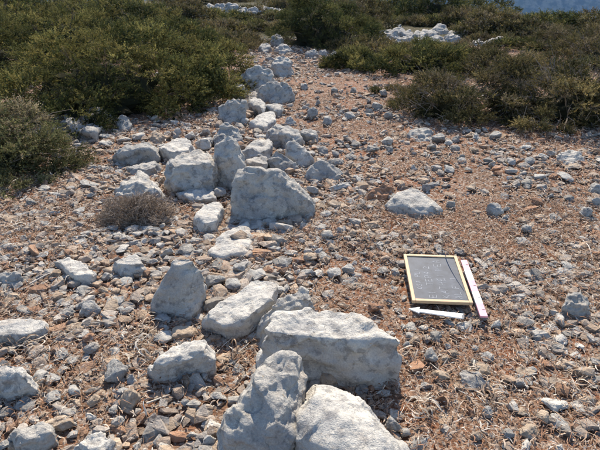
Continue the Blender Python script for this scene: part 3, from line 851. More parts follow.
# ------------------------------------------------------------------ dry litter
LIT = np.array([(0.50, 0.40, 0.31), (0.40, 0.27, 0.18), (0.27, 0.165, 0.105), (0.15, 0.09, 0.06), (0.60, 0.54, 0.46), (0.34, 0.18, 0.105), (0.44, 0.32, 0.23), (0.30, 0.205, 0.145), (0.22, 0.13, 0.085), (0.37, 0.22, 0.14)])
def strips(C, yaw, pitch, L, W, bend, lift, cols, nseg=2, twist=0.0):
    """curved strips: centre C, heading yaw, upward pitch, length, width, sideways bend, arch"""
    n = len(L)
    d = np.stack([np.cos(yaw), np.sin(yaw), np.zeros(n)], -1); s = np.stack([-np.sin(yaw), np.cos(yaw), np.zeros(n)], -1)
    up = np.array([0, 0, 1.0])
    rows = []
    for i in range(nseg + 1):
        t = i / nseg - 0.5
        arch = (0.25 - t * t) * 4
        p = C + d * (t * L * np.cos(pitch))[:, None] + s * (bend * L * arch)[:, None] + up * (t * L * np.sin(pitch) + lift * L * arch)[:, None]
        wd = W * (1.0 - 0.75 * (abs(t) * 2) ** 2)
        sd = s * math.cos(twist * t * 4) + up * math.sin(twist * t * 4 + 0.3)
        rows.append(p + sd * (wd / 2)[:, None]); rows.append(p - sd * (wd / 2)[:, None])
    V = np.stack(rows, 1).reshape(-1, 3)
    k = 2 * (nseg + 1)
    q = np.array([[2 * i, 2 * i + 1, 2 * i + 3, 2 * i + 2] for i in range(nseg)])
    Fq = (q[None] + (np.arange(n) * k)[:, None, None]).reshape(-1, 4)
    return V, Fq, np.repeat(cols, k, 0)

def litter():
    r = np.random.default_rng(31)
    VV, FF, TT, off = [], [], [], 0
    for (n, y0, y1, l0, l1, w0, w1) in [(52000, 1.0, 3.2, 0.010, 0.050, 0.0018, 0.006), (9000, 1.0, 3.2, 0.03, 0.09, 0.0016, 0.004), (62000, 3.2, 6.5, 0.018, 0.065, 0.003, 0.009), (40000, 6.5, 12.5, 0.03, 0.09, 0.006, 0.013)]:
        X, Y = sample_ground(n, y0, y1, r)
        u, v = proj(X, Y, 0.0)
        dens = 0.52 + 1.4 * fbm(np.stack([X * 1.5, Y * 1.5, 0 * X + 8.8], -1), 2)
        dens = dens + 0.30 * (u > 380) * (v > 190) + 0.25 * ((u < 110) & (v < 260)) - 0.3 * ((u < 250) & (v > 290))
        for (hu, hv, hr) in [(430, 405, 60), (35, 345, 45), (150, 345, 32), (340, 305, 30), (250, 350, 25), (385, 235, 45), (560, 420, 60), (480, 240, 60), (395, 400, 40), (30, 215, 55)]:
            dens = dens + 0.6 * np.exp(-((u - hu) ** 2 + ((v - hv) * 1.4) ** 2) / hr ** 2)
        keep = (r.random(n) < np.clip(dens, 0.08, 1)) & ~in_board(X, Y)
        X, Y = X[keep], Y[keep]; m = len(X)
        L = l0 * (l1 / l0) ** r.random(m); W = r.uniform(w0, w1, m)
        c = LIT[r.integers(len(LIT), size=m)] * r.uniform(0.65, 1.15, (m, 1))
        C = np.stack([X, Y, gz(X, Y) + np.abs(r.normal(size=m)) * 0.012 + 0.004], -1)
        V, Fq, T = strips(C, r.uniform(0, 2 * math.pi, m), r.normal(size=m) * 0.22, L, W, r.normal(size=m) * 0.13, np.abs(r.normal(size=m)) * 0.12, c)
        VV.append(V); FF.append(Fq + off); TT.append(T); off += len(V)
    o = new_obj('dry_litter', np_mesh('dry_litter', np.concatenate(VV), np.concatenate(FF), np.concatenate(TT)), M_LITTER)
    tag(o, 'dry straw, twigs and dead leaves strewn over the ground', 'litter', kind='stuff')
litter()

# dead leaf tufts that stand out
def dry_tuft(u, v, rad, n, label, seed, hgt=0.04):
    r = np.random.default_rng(seed)
    g = at_ground(u, v)
    yaw = r.uniform(0, 2 * math.pi, n)
    L = r.uniform(0.06, 0.13, n) * rad / 0.08
    rr = r.random(n) ** 0.7 * rad
    C = np.stack([np.cos(yaw) * rr, np.sin(yaw) * rr, r.uniform(0.006, hgt, n)], -1)
    c = np.where(r.random((n, 1)) < 0.55, np.array([[0.50, 0.43, 0.35]]), np.array([[0.32, 0.225, 0.155]])) * r.uniform(0.6, 1.2, (n, 1))
    V, Fq, T = strips(C, r.uniform(0, 2 * math.pi, n), r.normal(size=n) * 0.3, L, r.uniform(0.003, 0.008, n), r.normal(size=n) * 0.28, np.abs(r.normal(size=n)) * 0.22, c, 5, 0.4)
    o = new_obj('dry_leaf_tuft', np_mesh('dry_leaf_tuft', V, Fq, T, True), M_LITTER, None, g)
    tag(o, label, 'dry plant', 'tufts of dead curled leaves')
for k, a in enumerate([(425, 408, 0.055, 26, 'pale curled dead leaves in the litter below the tan stone at lower right'),
                       (486, 398, 0.06, 26, 'pale curled dead leaves beside the large flat grey stone at lower right'),
                       (470, 375, 0.05, 16, 'thin curled dead leaves around the large flat grey stone below the scale bar'),
                       (408, 360, 0.06, 16, 'long white dead leaves right of the broad white boulder'),
                       (440, 240, 0.07, 18, 'upright dead leaves just above the chalkboard'),
                       (480, 246, 0.06, 14, 'pale dead leaves above the scale bar'),
                       (368, 240, 0.07, 22, 'pale dead leaf tuft left above the chalkboard'),
                       (575, 392, 0.06, 16, 'white dead leaves near the right edge, low down'),
                       (28, 346, 0.08, 34, 'brown dead leaf heap under the long flat slab at the left edge'),
                       (140, 350, 0.07, 30, 'brown dead stalk heap above the long low ridged boulder'),
                       (150, 330, 0.06, 22, 'dead stalks below the pyramid shaped boulder'),
                       (385, 372, 0.05, 18, 'dead leaves at the right end of the broad white boulder'),
                       (235, 355, 0.06, 20, 'shaded dead leaves under the flat tilted slab'),
                       (20, 228, 0.08, 20, 'dead straw on the ground below the pale front shrub')]):
    dry_tuft(*a[:4], a[4], 900 + k)

# ------------------------------------------------------------------ tubes for twigs and stems
def tube(paths, nside=4):
    """paths: list of (points Kx3, radii K)"""
    VV, FF, off = [], [], 0
    for P, R in paths:
        P = np.asarray(P, float); R = np.asarray(R, float); K = len(P)
        d = np.gradient(P, axis=0); d /= np.maximum(np.linalg.norm(d, axis=1), 1e-9)[:, None]
        a = np.cross(d, np.array([0.31, 0.17, 0.93])); a /= np.maximum(np.linalg.norm(a, axis=1), 1e-9)[:, None]
        b = np.cross(d, a)
        an = np.arange(nside) * 2 * math.pi / nside
        V = P[:, None] + R[:, None, None] * (np.cos(an)[None, :, None] * a[:, None] + np.sin(an)[None, :, None] * b[:, None])
        VV.append(V.reshape(-1, 3))
        i = np.arange(K - 1)[:, None] * nside; j = np.arange(nside)[None]
        FF.append(np.stack([i + j, i + (j + 1) % nside, i + nside + (j + 1) % nside, i + nside + j], -1).reshape(-1, 4) + off)
        off += K * nside
    return np.concatenate(VV), np.concatenate(FF)

# ------------------------------------------------------------------ shrubs
PALETTE = {'dark': [(0.030, 0.039, 0.014), (0.055, 0.062, 0.020), (0.135, 0.124, 0.040), (0.082, 0.083, 0.027), (0.180, 0.153, 0.050)],
           'deep': [(0.024, 0.035, 0.013), (0.042, 0.053, 0.017), (0.095, 0.096, 0.031), (0.060, 0.067, 0.022), (0.130, 0.120, 0.040)],
           'olive': [(0.066, 0.061, 0.025), (0.110, 0.093, 0.038), (0.170, 0.132, 0.055), (0.060, 0.058, 0.026), (0.135, 0.108, 0.066)],
           'pale': [(0.10, 0.105, 0.044), (0.155, 0.145, 0.064), (0.21, 0.18, 0.088), (0.12, 0.118, 0.052), (0.23, 0.185, 0.11)]}

def foliage_mesh(rx, ry, h, nl, npl, seed, pal, blade=0.035, plume=0.13, nb=13):
    r = np.random.default_rng(seed)
    # a few rounded crowns spread over a dome, each carrying many small clumps
    mr = (rx + ry) / 2
    nc = int(np.clip(6 + 9 * mr * mr, 5, 26)) if h > 0.3 else 6
    kc = np.arange(nc)
    azc = kc * 2.399963 + r.normal(size=nc) * 0.18; zec = np.arccos(np.clip((kc + 0.35) / nc, 0, 1))
    qc = np.stack([np.cos(azc) * np.sin(zec), np.sin(azc) * np.sin(zec), np.cos(zec)], -1)
    CC = qc * np.array([rx, ry, h]) * (0.66 * (1 + 0.22 * pnoise(qc * 1.9 + seed * 1.37)) * r.uniform(0.88, 1.12, nc))[:, None]
    rc = (2.1 / math.sqrt(nc)) * 0.52 * r.uniform(0.75, 1.2, nc)
    ci = np.arange(nl) % nc
    q = r.normal(size=(nl, 3)); q[:, 2] = q[:, 2] * 0.8 + 0.25; q += qc[ci] * 0.55
    q /= np.linalg.norm(q, axis=1)[:, None]
    C = CC[ci] + q * np.array([mr, mr, min(h * 1.0, mr)]) * (rc[ci] * r.uniform(0.75, 1.0, nl))[:, None]
    lr = np.clip(r.uniform(0.26, 0.46, nl) * rc[ci] * mr, 0.045, 0.22)
    lr = np.minimum(lr, 0.4 * h)
    C[:, 2] = np.maximum(C[:, 2], 0.25 * lr)
    li = r.choice(nl, size=npl, p=lr ** 2 / (lr ** 2).sum())
    d = r.normal(size=(npl, 3)); d[:, 2] = d[:, 2] * 0.8 + 0.3; d /= np.linalg.norm(d, axis=1)[:, None]
    rr = lr[li] * (r.random(npl) ** 0.28)
    pos = C[li] + d * (rr * np.array([1.1, 1.1, 0.52])[:, None]).T
    outw = q[li]
    ax = d * 0.7 + outw * np.array([0.9, 0.9, 0.4]) + np.array([0, 0, 0.10]) + r.normal(size=(npl, 3)) * 0.32
    ax /= np.linalg.norm(ax, axis=1)[:, None]
    ok = pos[:, 2] > 0.0
    pos[:, 2] = np.maximum(pos[:, 2], 0.01)
    pos, ax, li, rr = pos[ok], ax[ok], li[ok], rr[ok]; npl = len(pos)
    P = np.array(PALETTE[pal])
    lobe_tone = r.uniform(0.75, 1.2, nl) * r.uniform(0.75, 1.25, nc)[ci]
    lobe_hue = np.where(r.random(nl) < 0.5, r.integers(len(P), size=nc)[ci], r.integers(len(P), size=nl))
    cols = P[np.where(r.random(npl) < 0.65, lobe_hue[li], r.integers(len(P), size=npl))] * r.uniform(0.6, 1.45, (npl, 1)) * lobe_tone[li][:, None]
    s1 = np.cross(ax, np.array([0.2, 0.4, 0.9])); s1 /= np.linalg.norm(s1, axis=1)[:, None]; s2 = np.cross(ax, s1)
    pl = plume * r.uniform(0.6, 1.25, npl)
    n = npl * nb
    t = np.tile(np.linspace(0.0, 1.0, nb), npl) + r.normal(size=n) * 0.04
    an = np.tile(np.arange(nb) * 2.4, npl) + np.repeat(r.uniform(0, 6, npl), nb)
    A = np.repeat(ax, nb, 0); S = np.repeat(s1, nb, 0) * np.cos(an)[:, None] + np.repeat(s2, nb, 0) * np.sin(an)[:, None]
    base = np.repeat(pos, nb, 0) + A * (t * np.repeat(pl, nb))[:, None]
    bl = blade * r.uniform(0.7, 1.3, n) * (1.15 - 0.5 * t)
    dirn = A * 0.6 + S * (0.85 - 0.3 * t)[:, None]
    tip = base + dirn * bl[:, None]
    side = np.cross(dirn, S + r.normal(size=(n, 3)) * 0.6); side /= np.maximum(np.linalg.norm(side, axis=1), 1e-6)[:, None]
    w = (0.24 * bl)[:, None]
    V = np.stack([base + side * w, base - side * w, tip], 1).reshape(-1, 3)
    V[:, 2] = np.maximum(V[:, 2], 0.0)
    T = np.repeat(np.repeat(cols, nb, 0) * (0.8 + 0.45 * t)[:, None] * r.uniform(0.9, 1.1, (n, 1)), 3, 0)
    return np_mesh('foliage', V, np.arange(n * 3).reshape(-1, 3), T), C, lr

def shade_core_mesh(rx, ry, h, seed, k=0.45):
    """dark lumpy solid added inside a shrub to block light and darken its gaps"""
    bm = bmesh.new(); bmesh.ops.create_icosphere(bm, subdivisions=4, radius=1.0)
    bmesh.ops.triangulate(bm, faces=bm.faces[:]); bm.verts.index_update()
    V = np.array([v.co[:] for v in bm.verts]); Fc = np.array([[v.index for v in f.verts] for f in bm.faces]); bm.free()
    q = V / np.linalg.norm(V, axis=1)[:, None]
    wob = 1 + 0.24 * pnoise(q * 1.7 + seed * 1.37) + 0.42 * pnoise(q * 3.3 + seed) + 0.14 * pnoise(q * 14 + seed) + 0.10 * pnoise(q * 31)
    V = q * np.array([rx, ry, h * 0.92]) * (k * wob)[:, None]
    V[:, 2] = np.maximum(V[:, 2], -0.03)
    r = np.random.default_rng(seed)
    return np_mesh('shade_core', V, Fc, np.array((0.035, 0.034, 0.018)) * r.uniform(0.6, 1.5, (len(V), 1)))

def trunk_mesh(C, lr, seed, colr=(0.16, 0.12, 0.09)):
    r = np.random.default_rng(seed)
    paths = []
    for c, l in list(zip(C * 0.85, lr * 0.7))[::8]:
        st = np.array([r.normal() * 0.05, r.normal() * 0.05, -0.03])
        mid = st * 0.45 + c * 0.55 + r.normal(size=3) * 0.06 + np.array([0, 0, 0.04])
        t = np.linspace(0, 1, 6)[:, None]
        P = (1 - t) ** 2 * st + 2 * t * (1 - t) * mid + t ** 2 * c
        paths.append((P, np.linspace(0.02, 0.004, 6)))
        for _ in range(3):
            e = c + r.normal(size=3) * l * 0.6
            paths.append((np.stack([P[4], (P[4] + e) / 2 + r.normal(size=3) * 0.03, e]), np.array([0.007, 0.005, 0.002])))
    V, Fq = tube(paths, 3)
    return np_mesh('trunk', V, Fq, np.tile(np.array(colr), (len(V), 1)) * r.uniform(0.8, 1.2, (len(V), 1)), True)

def twig_mesh(rx, ry, h, n, seed, colr=(0.22, 0.185, 0.15)):
    """bare grey outer twigs of a dry shrub"""
    r = np.random.default_rng(seed)
    paths = []
    for _ in range(n):
        az = r.uniform(0, 2 * math.pi); ze = math.acos(r.uniform(0.02, 1))
        e = np.array([math.cos(az) * math.sin(ze) * rx, math.sin(az) * math.sin(ze) * ry, math.cos(ze) * h]) * r.uniform(0.75, 1.04)
        s = e * r.uniform(0.55, 0.75) + r.normal(size=3) * 0.03
        m = (s + e) / 2 + r.normal(size=3) * 0.035
        w = r.uniform(0.003, 0.006)
        paths.append((np.stack([s, m, e]), np.array([w, w * 0.8, w * 0.4])))
        for _ in range(3):
            f = e + r.normal(size=3) * 0.07
            paths.append((np.stack([m, (m + f) / 2 + r.normal(size=3) * 0.012, f]), np.array([w * 0.7, w * 0.5, w * 0.3])))
    V, Fq = tube(paths, 3)
    V[:, 2] = np.maximum(V[:, 2], 0.0)
    return np_mesh('dry_twigs', V, Fq, np.tile(np.array(colr), (len(V), 1)) * np.repeat(r.uniform(0.7, 1.25, (len(V) // 3, 1)), 3, 0), True)

def shrub(u, Y, wide, h, label, pal, seed, deep=None, twigs=0, npl=None, nl=0, group='low evergreen shrubs', blade=0.030, plume=0.088, nb=10):
    """centre at horizontal distance Y below picture column u; wide = full width in metres"""
    d = Y * CT + H * ST
    x = (u - 300) / F * d
    rx = wide / 2; ry = (deep or wide * 0.85) / 2
    g = (x, Y, gz1(x, Y) - 0.01)
    root = bpy.data.objects.new('shrub', None); col.objects.link(root); root.location = g
    tag(root, label, 'shrub', group)
    npl = npl or int(1300 * (rx + ry) * (rx + ry) / 2 * 0.9 + 900)
    nl = nl or int(40 + 60 * rx * ry + 60 * (rx + ry) / 2 * h)
    npl = int(npl * 1.28)
    blade *= 0.85
    if Y > 12: blade, plume, npl, nb = 0.05, 0.13, int(npl * 0.85), 8
    me, C, lr = foliage_mesh(rx, ry, h, nl, npl, seed, pal, blade, plume, nb)
    new_obj('foliage', me, M_LEAF, root)
    new_obj('trunk', trunk_mesh(C, lr, seed), M_TWIG, root)
    if h > 0.3: new_obj('shade_core', shade_core_mesh(rx, ry, h, seed), M_LEAF, root)  # added opaque core, keeps light out so the foliage gaps go dark
    if twigs: tag(new_obj('dry_twigs', twig_mesh(rx * 0.96, ry * 0.96, h * 0.92, int(twigs * 0.7), seed + 1), M_TWIG, root), kind='stuff')
    return root

shrub(-12, 4.05, 1.8, 0.58, 'pale olive scrubby shrub at the left edge, nearest to the camera', 'pale', 40, deep=1.3, twigs=50, npl=4600, blade=0.026)
shrub(100, 5.95, 3.0, 1.0, 'wide dark green shrub left of the stone line, shading the boulders', 'dark', 41, deep=2.4, npl=6400)
shrub(196, 6.85, 1.65, 0.76, 'dark green shrub overhanging the blocky boulders of the upper stone line', 'dark', 42, deep=2.0, npl=4600)
shrub(-15, 7.6, 2.4, 1.12, 'dark green shrub behind the pale front shrub at the left edge', 'dark', 43, npl=4200)
shrub(170, 9.3, 2.4, 0.86, 'mid green shrub behind the wide dark shrub on the left', 'dark', 44, npl=3800)
shrub(60, 9.8, 3.0, 1.05, 'tall green shrub in the second row on the left', 'dark', 45, npl=4000)
shrub(228, 11.2, 2.0, 0.40, 'low olive shrub just below the left background outcrop', 'olive', 46, npl=2600)
shrub(130, 13.0, 3.2, 1.06, 'green shrub at the top edge left of the background outcrop', 'dark', 47, npl=3200)
shrub(10, 13.5, 3.6, 1.3, 'green shrub in the top left corner', 'dark', 48, npl=3200)
shrub(322, 11.6, 2.75, 1.12, 'round dark green shrub at the far end of the red path', 'deep', 49, deep=2.2, npl=6500)
shrub(420, 8.4, 2.2, 0.42, 'low green shrub right of the path, with lighter tips', 'dark', 50, deep=1.9, npl=4000)
shrub(452, 5.6, 1.6, 0.45, 'olive brown twiggy shrub right of the path, in front of the low green shrub', 'olive', 51, deep=1.3, twigs=140, npl=3400, blade=0.026)
shrub(575, 5.5, 2.2, 0.70, 'large dull olive shrub with bare grey twigs at the right edge', 'olive', 52, deep=1.6, twigs=260, npl=4600, blade=0.028)
shrub(512, 7.8, 1.7, 0.36, 'brownish shrub between the low green shrub and the right edge shrub', 'olive', 53, twigs=120, npl=2800)
shrub(600, 8.8, 2.2, 0.66, 'olive shrub behind the large right edge shrub', 'olive', 54, twigs=80, npl=2800)
shrub(432, 17.5, 3.2, 1.25, 'dark tall shrub right behind the pale background outcrop', 'deep', 55, npl=3400)
shrub(375, 19.0, 3.0, 1.1, 'dark shrub at the top edge between round shrub and outcrop', 'dark', 56, npl=2600)
shrub(490, 13.4, 2.2, 0.60, 'rounded green shrub right of the pale background outcrop', 'olive', 57, npl=2400)
shrub(548, 13.2, 2.2, 0.58, 'dark green shrub below the far hillside', 'dark', 58, npl=2600)
shrub(605, 12.5, 2.4, 0.64, 'green shrub at the right edge below the far hillside', 'olive', 59, npl=2400)
shrub(530, 12.7, 2.0, 0.42, 'low green shrub behind the pale rock pair', 'olive', 60, npl=2400)
shrub(465, 15.5, 1.8, 0.60, 'small grey green shrub right of the dark tall shrub', 'olive', 61, npl=1800)
shrub(225, 29.0, 4.2, 0.60, 'low green shrub at the top edge behind the left background outcrop', 'olive', 62, npl=2200)
shrub(290, 22.0, 3.0, 0.75, 'green shrub at the top edge left behind the round dark shrub', 'olive', 63, npl=2000)
for (u, Y, wd, hh, pal, lb) in [(-40, 10.5, 3.0, 1.2, 'dark', 'dark green shrub cut by the left edge in the second row'), (95, 17.5, 3.6, 1.15, 'dark', 'green shrub at the top edge above the wide dark shrub'),
        (180, 17.0, 2.6, 0.80, 'olive', 'olive shrub at the top edge just left of the left background outcrop'), (30, 19.0, 4.0, 1.3, 'dark', 'farthest green shrub in the top left corner'),
        (352, 15.0, 2.8, 0.95, 'olive', 'dark shrub close behind the round dark shrub'),
        (352, 8.6, 0.9, 0.28, 'dark', 'small green shrub at the right border of the red path'), (570, 10.6, 2.2, 0.52, 'olive', 'olive shrub in the second row at the right'),
        (630, 10.2, 2.4, 0.62, 'dark', 'dark shrub cut by the right edge in the second row'), (480, 19.0, 3.0, 1.0, 'dark', 'dark shrub at the skyline right of the dark tall shrub'),
        (250, 33.0, 6.0, 0.9, 'olive', 'farthest olive shrub at the top edge above the left outcrop'), (310, 28.0, 5.0, 1.0, 'olive', 'farthest dark shrub at the top edge behind the round dark shrub'),
        (190, 27.0, 5.0, 0.8, 'olive', 'farthest olive shrub at the top edge left of the left outcrop')]:
    shrub(u, Y, wd, hh, lb, pal, 300 + int(u) + int(Y * 10), npl=2200 if Y > 14 else 2800)
LOWS = [(520, 11.0), (560, 11.6), (600, 11.2), (495, 12.0), (478, 13.6), (468, 9.9), (425, 9.9), (385, 9.8), (545, 14.6), (590, 14.4), (510, 14.8), (362, 10.6), (400, 16.9), (432, 15.9), (450, 15.7), (418, 16.0), (470, 17.2),
        (215, 14.0), (245, 14.6), (275, 14.2), (230, 17.5), (265, 18.0), (200, 19.5), (250, 20.5), (285, 19.0)]
LOWT = [f'low scrub cushion, {w}' for w in ('behind the large right edge shrub', 'in the right background, second from the right edge', 'at the right edge in the background', 'beside the larger pale rock of the pair',
        'just right of the right outcrop', 'below the right end of the right outcrop', 'below the middle of the right outcrop', 'below the left end of the right outcrop', 'at the skyline, second from the right edge',
        'at the skyline by the right edge', 'at the skyline above the rock pair', 'between the round dark shrub and the right outcrop', 'behind the left middle of the right outcrop', 'behind the middle of the right outcrop, beside the dark tall shrub', 'behind the right middle of the right outcrop', 'close behind the left part of the right outcrop', 'behind the right end of the right outcrop',
        'nearest, left of the left outcrop front', 'nearest in front of the left outcrop', 'between left outcrop and round dark shrub', 'in the middle ground before the left outcrop', 'right of the middle before the left outcrop',
        'at the left end of the left outcrop', 'touching the front of the left outcrop', 'at the right end of the left outcrop')]
for k, ((u, Y), lb) in enumerate(zip(LOWS, LOWT)):
    shrub(u, Y, 1.3 + 0.5 * ((k * 7) % 5) / 4, (0.17 + 0.05 * (k % 3)) * (0.95 if Y < 11 else 1), lb, 'olive' if k % 2 else 'dark', 700 + k, npl=900, group='low scrub cushions in the background', blade=0.04)
# small sprigs at the shrubs' feet
shrub(530, 4.95, 0.62, 0.17, 'small yellowish sprig at the foot of the right edge shrub', 'olive', 64, twigs=20, npl=520, nl=9, blade=0.024, plume=0.08)
shrub(400, 6.6, 0.62, 0.15, 'small yellowish sprig at the foot of the low green shrub', 'olive', 65, twigs=10, npl=480, nl=9, blade=0.024, plume=0.08)
shrub(14, 3.45, 0.5, 0.11, 'flat green sprig at the left edge below the pale front shrub', 'pale', 66, npl=420, nl=8, blade=0.02, plume=0.07)

# dry cushion bush
def cushion_bush():
    g = at_ground(137, 219)
    root = bpy.data.objects.new('dry_bush', None); col.objects.link(root); root.location = g
    tag(root, 'grey brown dry cushion bush of tangled twigs in the left rubble', 'bush')
    r = np.random.default_rng(77)
    rx, ry, h = 0.225, 0.17, 0.165
    main, fine = [], []
    for _ in range(120):
        az = r.uniform(0, 2 * math.pi); ze = math.acos(r.uniform(0.05, 1))
        e = np.array([math.cos(az) * math.sin(ze) * rx, math.sin(az) * math.sin(ze) * ry, math.cos(ze) * h]) * r.uniform(0.75, 0.95)
        m = e * 0.5 + r.normal(size=3) * 0.02
        m[2] = abs(m[2])
        main.append((np.stack([np.array([r.normal() * .02, r.normal() * .02, -0.01]), m, e]), np.array([0.004, 0.003, 0.0016])))
    for _ in range(3600):
        az = r.uniform(0, 2 * math.pi); ze = math.acos(r.uniform(-0.05, 1))
        wob = 1 + 0.16 * math.sin(2 * az + 1) + 0.10 * math.sin(5 * az) + 0.10 * math.sin(7 * ze + 3 * az)
        k = r.uniform(0.55, 1.0) ** 0.6 * wob
        e = np.array([math.cos(az) * math.sin(ze) * rx, math.sin(az) * math.sin(ze) * ry, math.cos(ze) * h]) * k
        if e[2] < 0.0: e[2] = abs(e[2])
        dd = e / (np.linalg.norm(e) + 1e-6) * 0.5 + r.normal(size=3) * 0.55
        dd /= np.linalg.norm(dd)
        L = r.uniform(0.02, 0.05)
        w = r.uniform(0.0008, 0.0016)
        fine.append((np.stack([e - dd * L * 0.6, e + r.normal(size=3) * 0.006, e + dd * L * 0.5]), np.array([w, w, w * 0.5])))
    V, Fq = tube(main, 4)
    new_obj('stem', np_mesh('stem', V, Fq, np.tile(np.array((0.20, 0.15, 0.11)), (len(V), 1)), True), M_TWIG, root)
    V, Fq = tube(fine, 3); V[:, 2] = np.maximum(V[:, 2], 0.0)
    P = np.array([(0.27, 0.205, 0.15), (0.33, 0.26, 0.20), (0.21, 0.15, 0.105), (0.38, 0.31, 0.25)])
    T = np.repeat(P[r.integers(4, size=len(V) // 9)] * r.uniform(0.8, 1.15, (len(V) // 9, 1)), 9, 0)
    new_obj('twig_cushion', np_mesh('twig_cushion', V, Fq, T, True), M_TWIG, root)
cushion_bush()

# ------------------------------------------------------------------ chalkboard, arrow, scale bar
def box_me(name, sx, sy, sz, bev=0.0015):
    bm = bmesh.new(); bmesh.ops.create_cube(bm, size=1.0)
    bmesh.ops.scale(bm, vec=(sx, sy, sz), verts=bm.verts)
    if bev: bmesh.ops.bevel(bm, geom=bm.edges[:], offset=bev, segments=2, affect='EDGES', profile=0.6)
    me = bpy.data.meshes.new(name); bm.to_mesh(me); bm.free()
    return me

M_SLATE = flat_mat('slate_black', (0.060, 0.068, 0.085), 0.6, 0.25, 18.0, 0.7, 1.45)
M_WOOD = flat_mat('light_wood', (0.56, 0.39, 0.23), 0.6, 0.3, 30.0, 0.8, 1.12, (1, 8, 8))
M_CHALK = flat_mat('chalk', (0.50, 0.52, 0.55), 0.95, 0.05, 160.0, 0.35, 1.3)
M_WHITE = flat_mat('white_painted_board', (0.82, 0.82, 0.80), 0.6, 0.3, 30.0, 0.9, 1.05)
M_PINK = flat_mat('faded_red_paint', (0.72, 0.35, 0.40), 0.6, 0.3, 40.0, 0.85, 1.1)
M_BLACK = flat_mat('dark_print', (0.10, 0.10, 0.11), 0.6, 0.3)

STROKES = {'A': [[(0, 0), (.5, 1), (1, 0)], [(.2, .4), (.8, .4)]], 'E': [[(1, 0), (0, 0), (0, 1), (1, 1)], [(0, .5), (.8, .5)]], 'K': [[(0, 0), (0, 1)], [(1, 1), (0, .45), (1, 0)]],
           'T': [[(0, 1), (1, 1)], [(.5, 1), (.5, 0)]], 'H': [[(0, 0), (0, 1)], [(1, 0), (1, 1)], [(0, .5), (1, .5)]], 'I': [[(.5, 0), (.5, 1)]], 'P': [[(0, 0), (0, 1), (.8, 1), (.9, .7), (.7, .5), (0, .5)]],
           'O': [[(.5, 0), (.05, .3), (.05, .7), (.5, 1), (.95, .7), (.95, .3), (.5, 0)]], 'S': [[(1, .85), (.5, 1), (.05, .75), (.9, .3), (.5, 0), (0, .15)]], 'L': [[(0, 1), (0, 0), (.9, 0)]],
           'M': [[(0, 0), (0, 1), (.5, .4), (1, 1), (1, 0)]], '1': [[(.2, .8), (.5, 1), (.5, 0)]], 'F': [[(0, 0), (0, 1), (1, 1)], [(0, .5), (.7, .5)]], '2': [[(0, .8), (.5, 1), (.9, .7), (0, 0), (1, 0)]], '-': [[(.1, .5), (.9, .5)]]}
def chalk_mesh(lines, w, l):
    """handwriting that runs up the board; line = (x from left, start from bottom, letter height, text)"""
    r = np.random.default_rng(5)
    V, Fq = [], []
    for (x0, y0, hgt, text) in lines:
        y = y0
        for ch in text:
            if ch == ' ': y += hgt * 0.6; continue
            for st in STROKES[ch]:
                pts = [(x0 - b * hgt + r.normal() * 0.0012, y + a * hgt * 0.62 + r.normal() * 0.0012) for a, b in st]
                for (ax, ay), (bx, by) in zip(pts[:-1], pts[1:]):
                    L = math.hypot(bx - ax, by - ay) + 1e-6
                    nx, ny = -(by - ay) / L * 0.0008, (bx - ax) / L * 0.0008
                    i = len(V)
                    V += [(ax + nx, ay + ny, 0), (ax - nx, ay - ny, 0), (bx - nx, by - ny, 0), (bx + nx, by + ny, 0)]
                    Fq.append((i, i + 1, i + 2, i + 3))
            y += hgt * 0.95
    V = np.array(V, float); V[:, 2] += np.repeat(np.arange(len(V) // 4) * 0.000004, 4)
    return np_mesh('chalk_writing', V, Fq)

def chalkboard():
    w, l, fr, th = 0.2845, 0.400, 0.0165, 0.018
    root = bpy.data.objects.new('chalkboard', None); col.objects.link(root)
    root.location = (0.691, 2.143, 0.056)
    root.rotation_euler = (0.060, -0.004, -0.0744)
    tag(root, 'small wood framed chalkboard with chalk writing lying on the stones', 'chalkboard')
    p = new_obj('slate_panel', box_me('slate_panel', w - 2 * fr + 0.006, l - 2 * fr + 0.006, 0.006, 0), M_SLATE, root); p.location = (0, 0, -0.001)
    for s in (-1, 1):
        a = new_obj('frame_rail', box_me('frame_rail', fr, l, th, 0.002), M_WOOD, root); a.location = (s * (w - fr) / 2, 0, 0)
        b = new_obj('frame_rail', box_me('frame_rail', w - 2 * fr - 0.0006, fr, th - 0.001, 0.002), M_WOOD, root); b.location = (0, s * (l - fr) / 2, 0)
    c = new_obj('chalk_writing', chalk_mesh([(-0.078, -0.10, 0.026, 'OSA  PLI'), (-0.022, -0.165, 0.032, 'E1  TEPA 2'), (0.042, -0.165, 0.036, 'KATHEI MEA'), (0.100, -0.165, 0.032, 'AL F  1')], w, l), M_CHALK, root)
    c.location = (0, 0, 0.0026)
    FOOT.append((0.69, 2.14, 0.28))
    # a stone under each end carries it: the rubble below does
chalkboard()

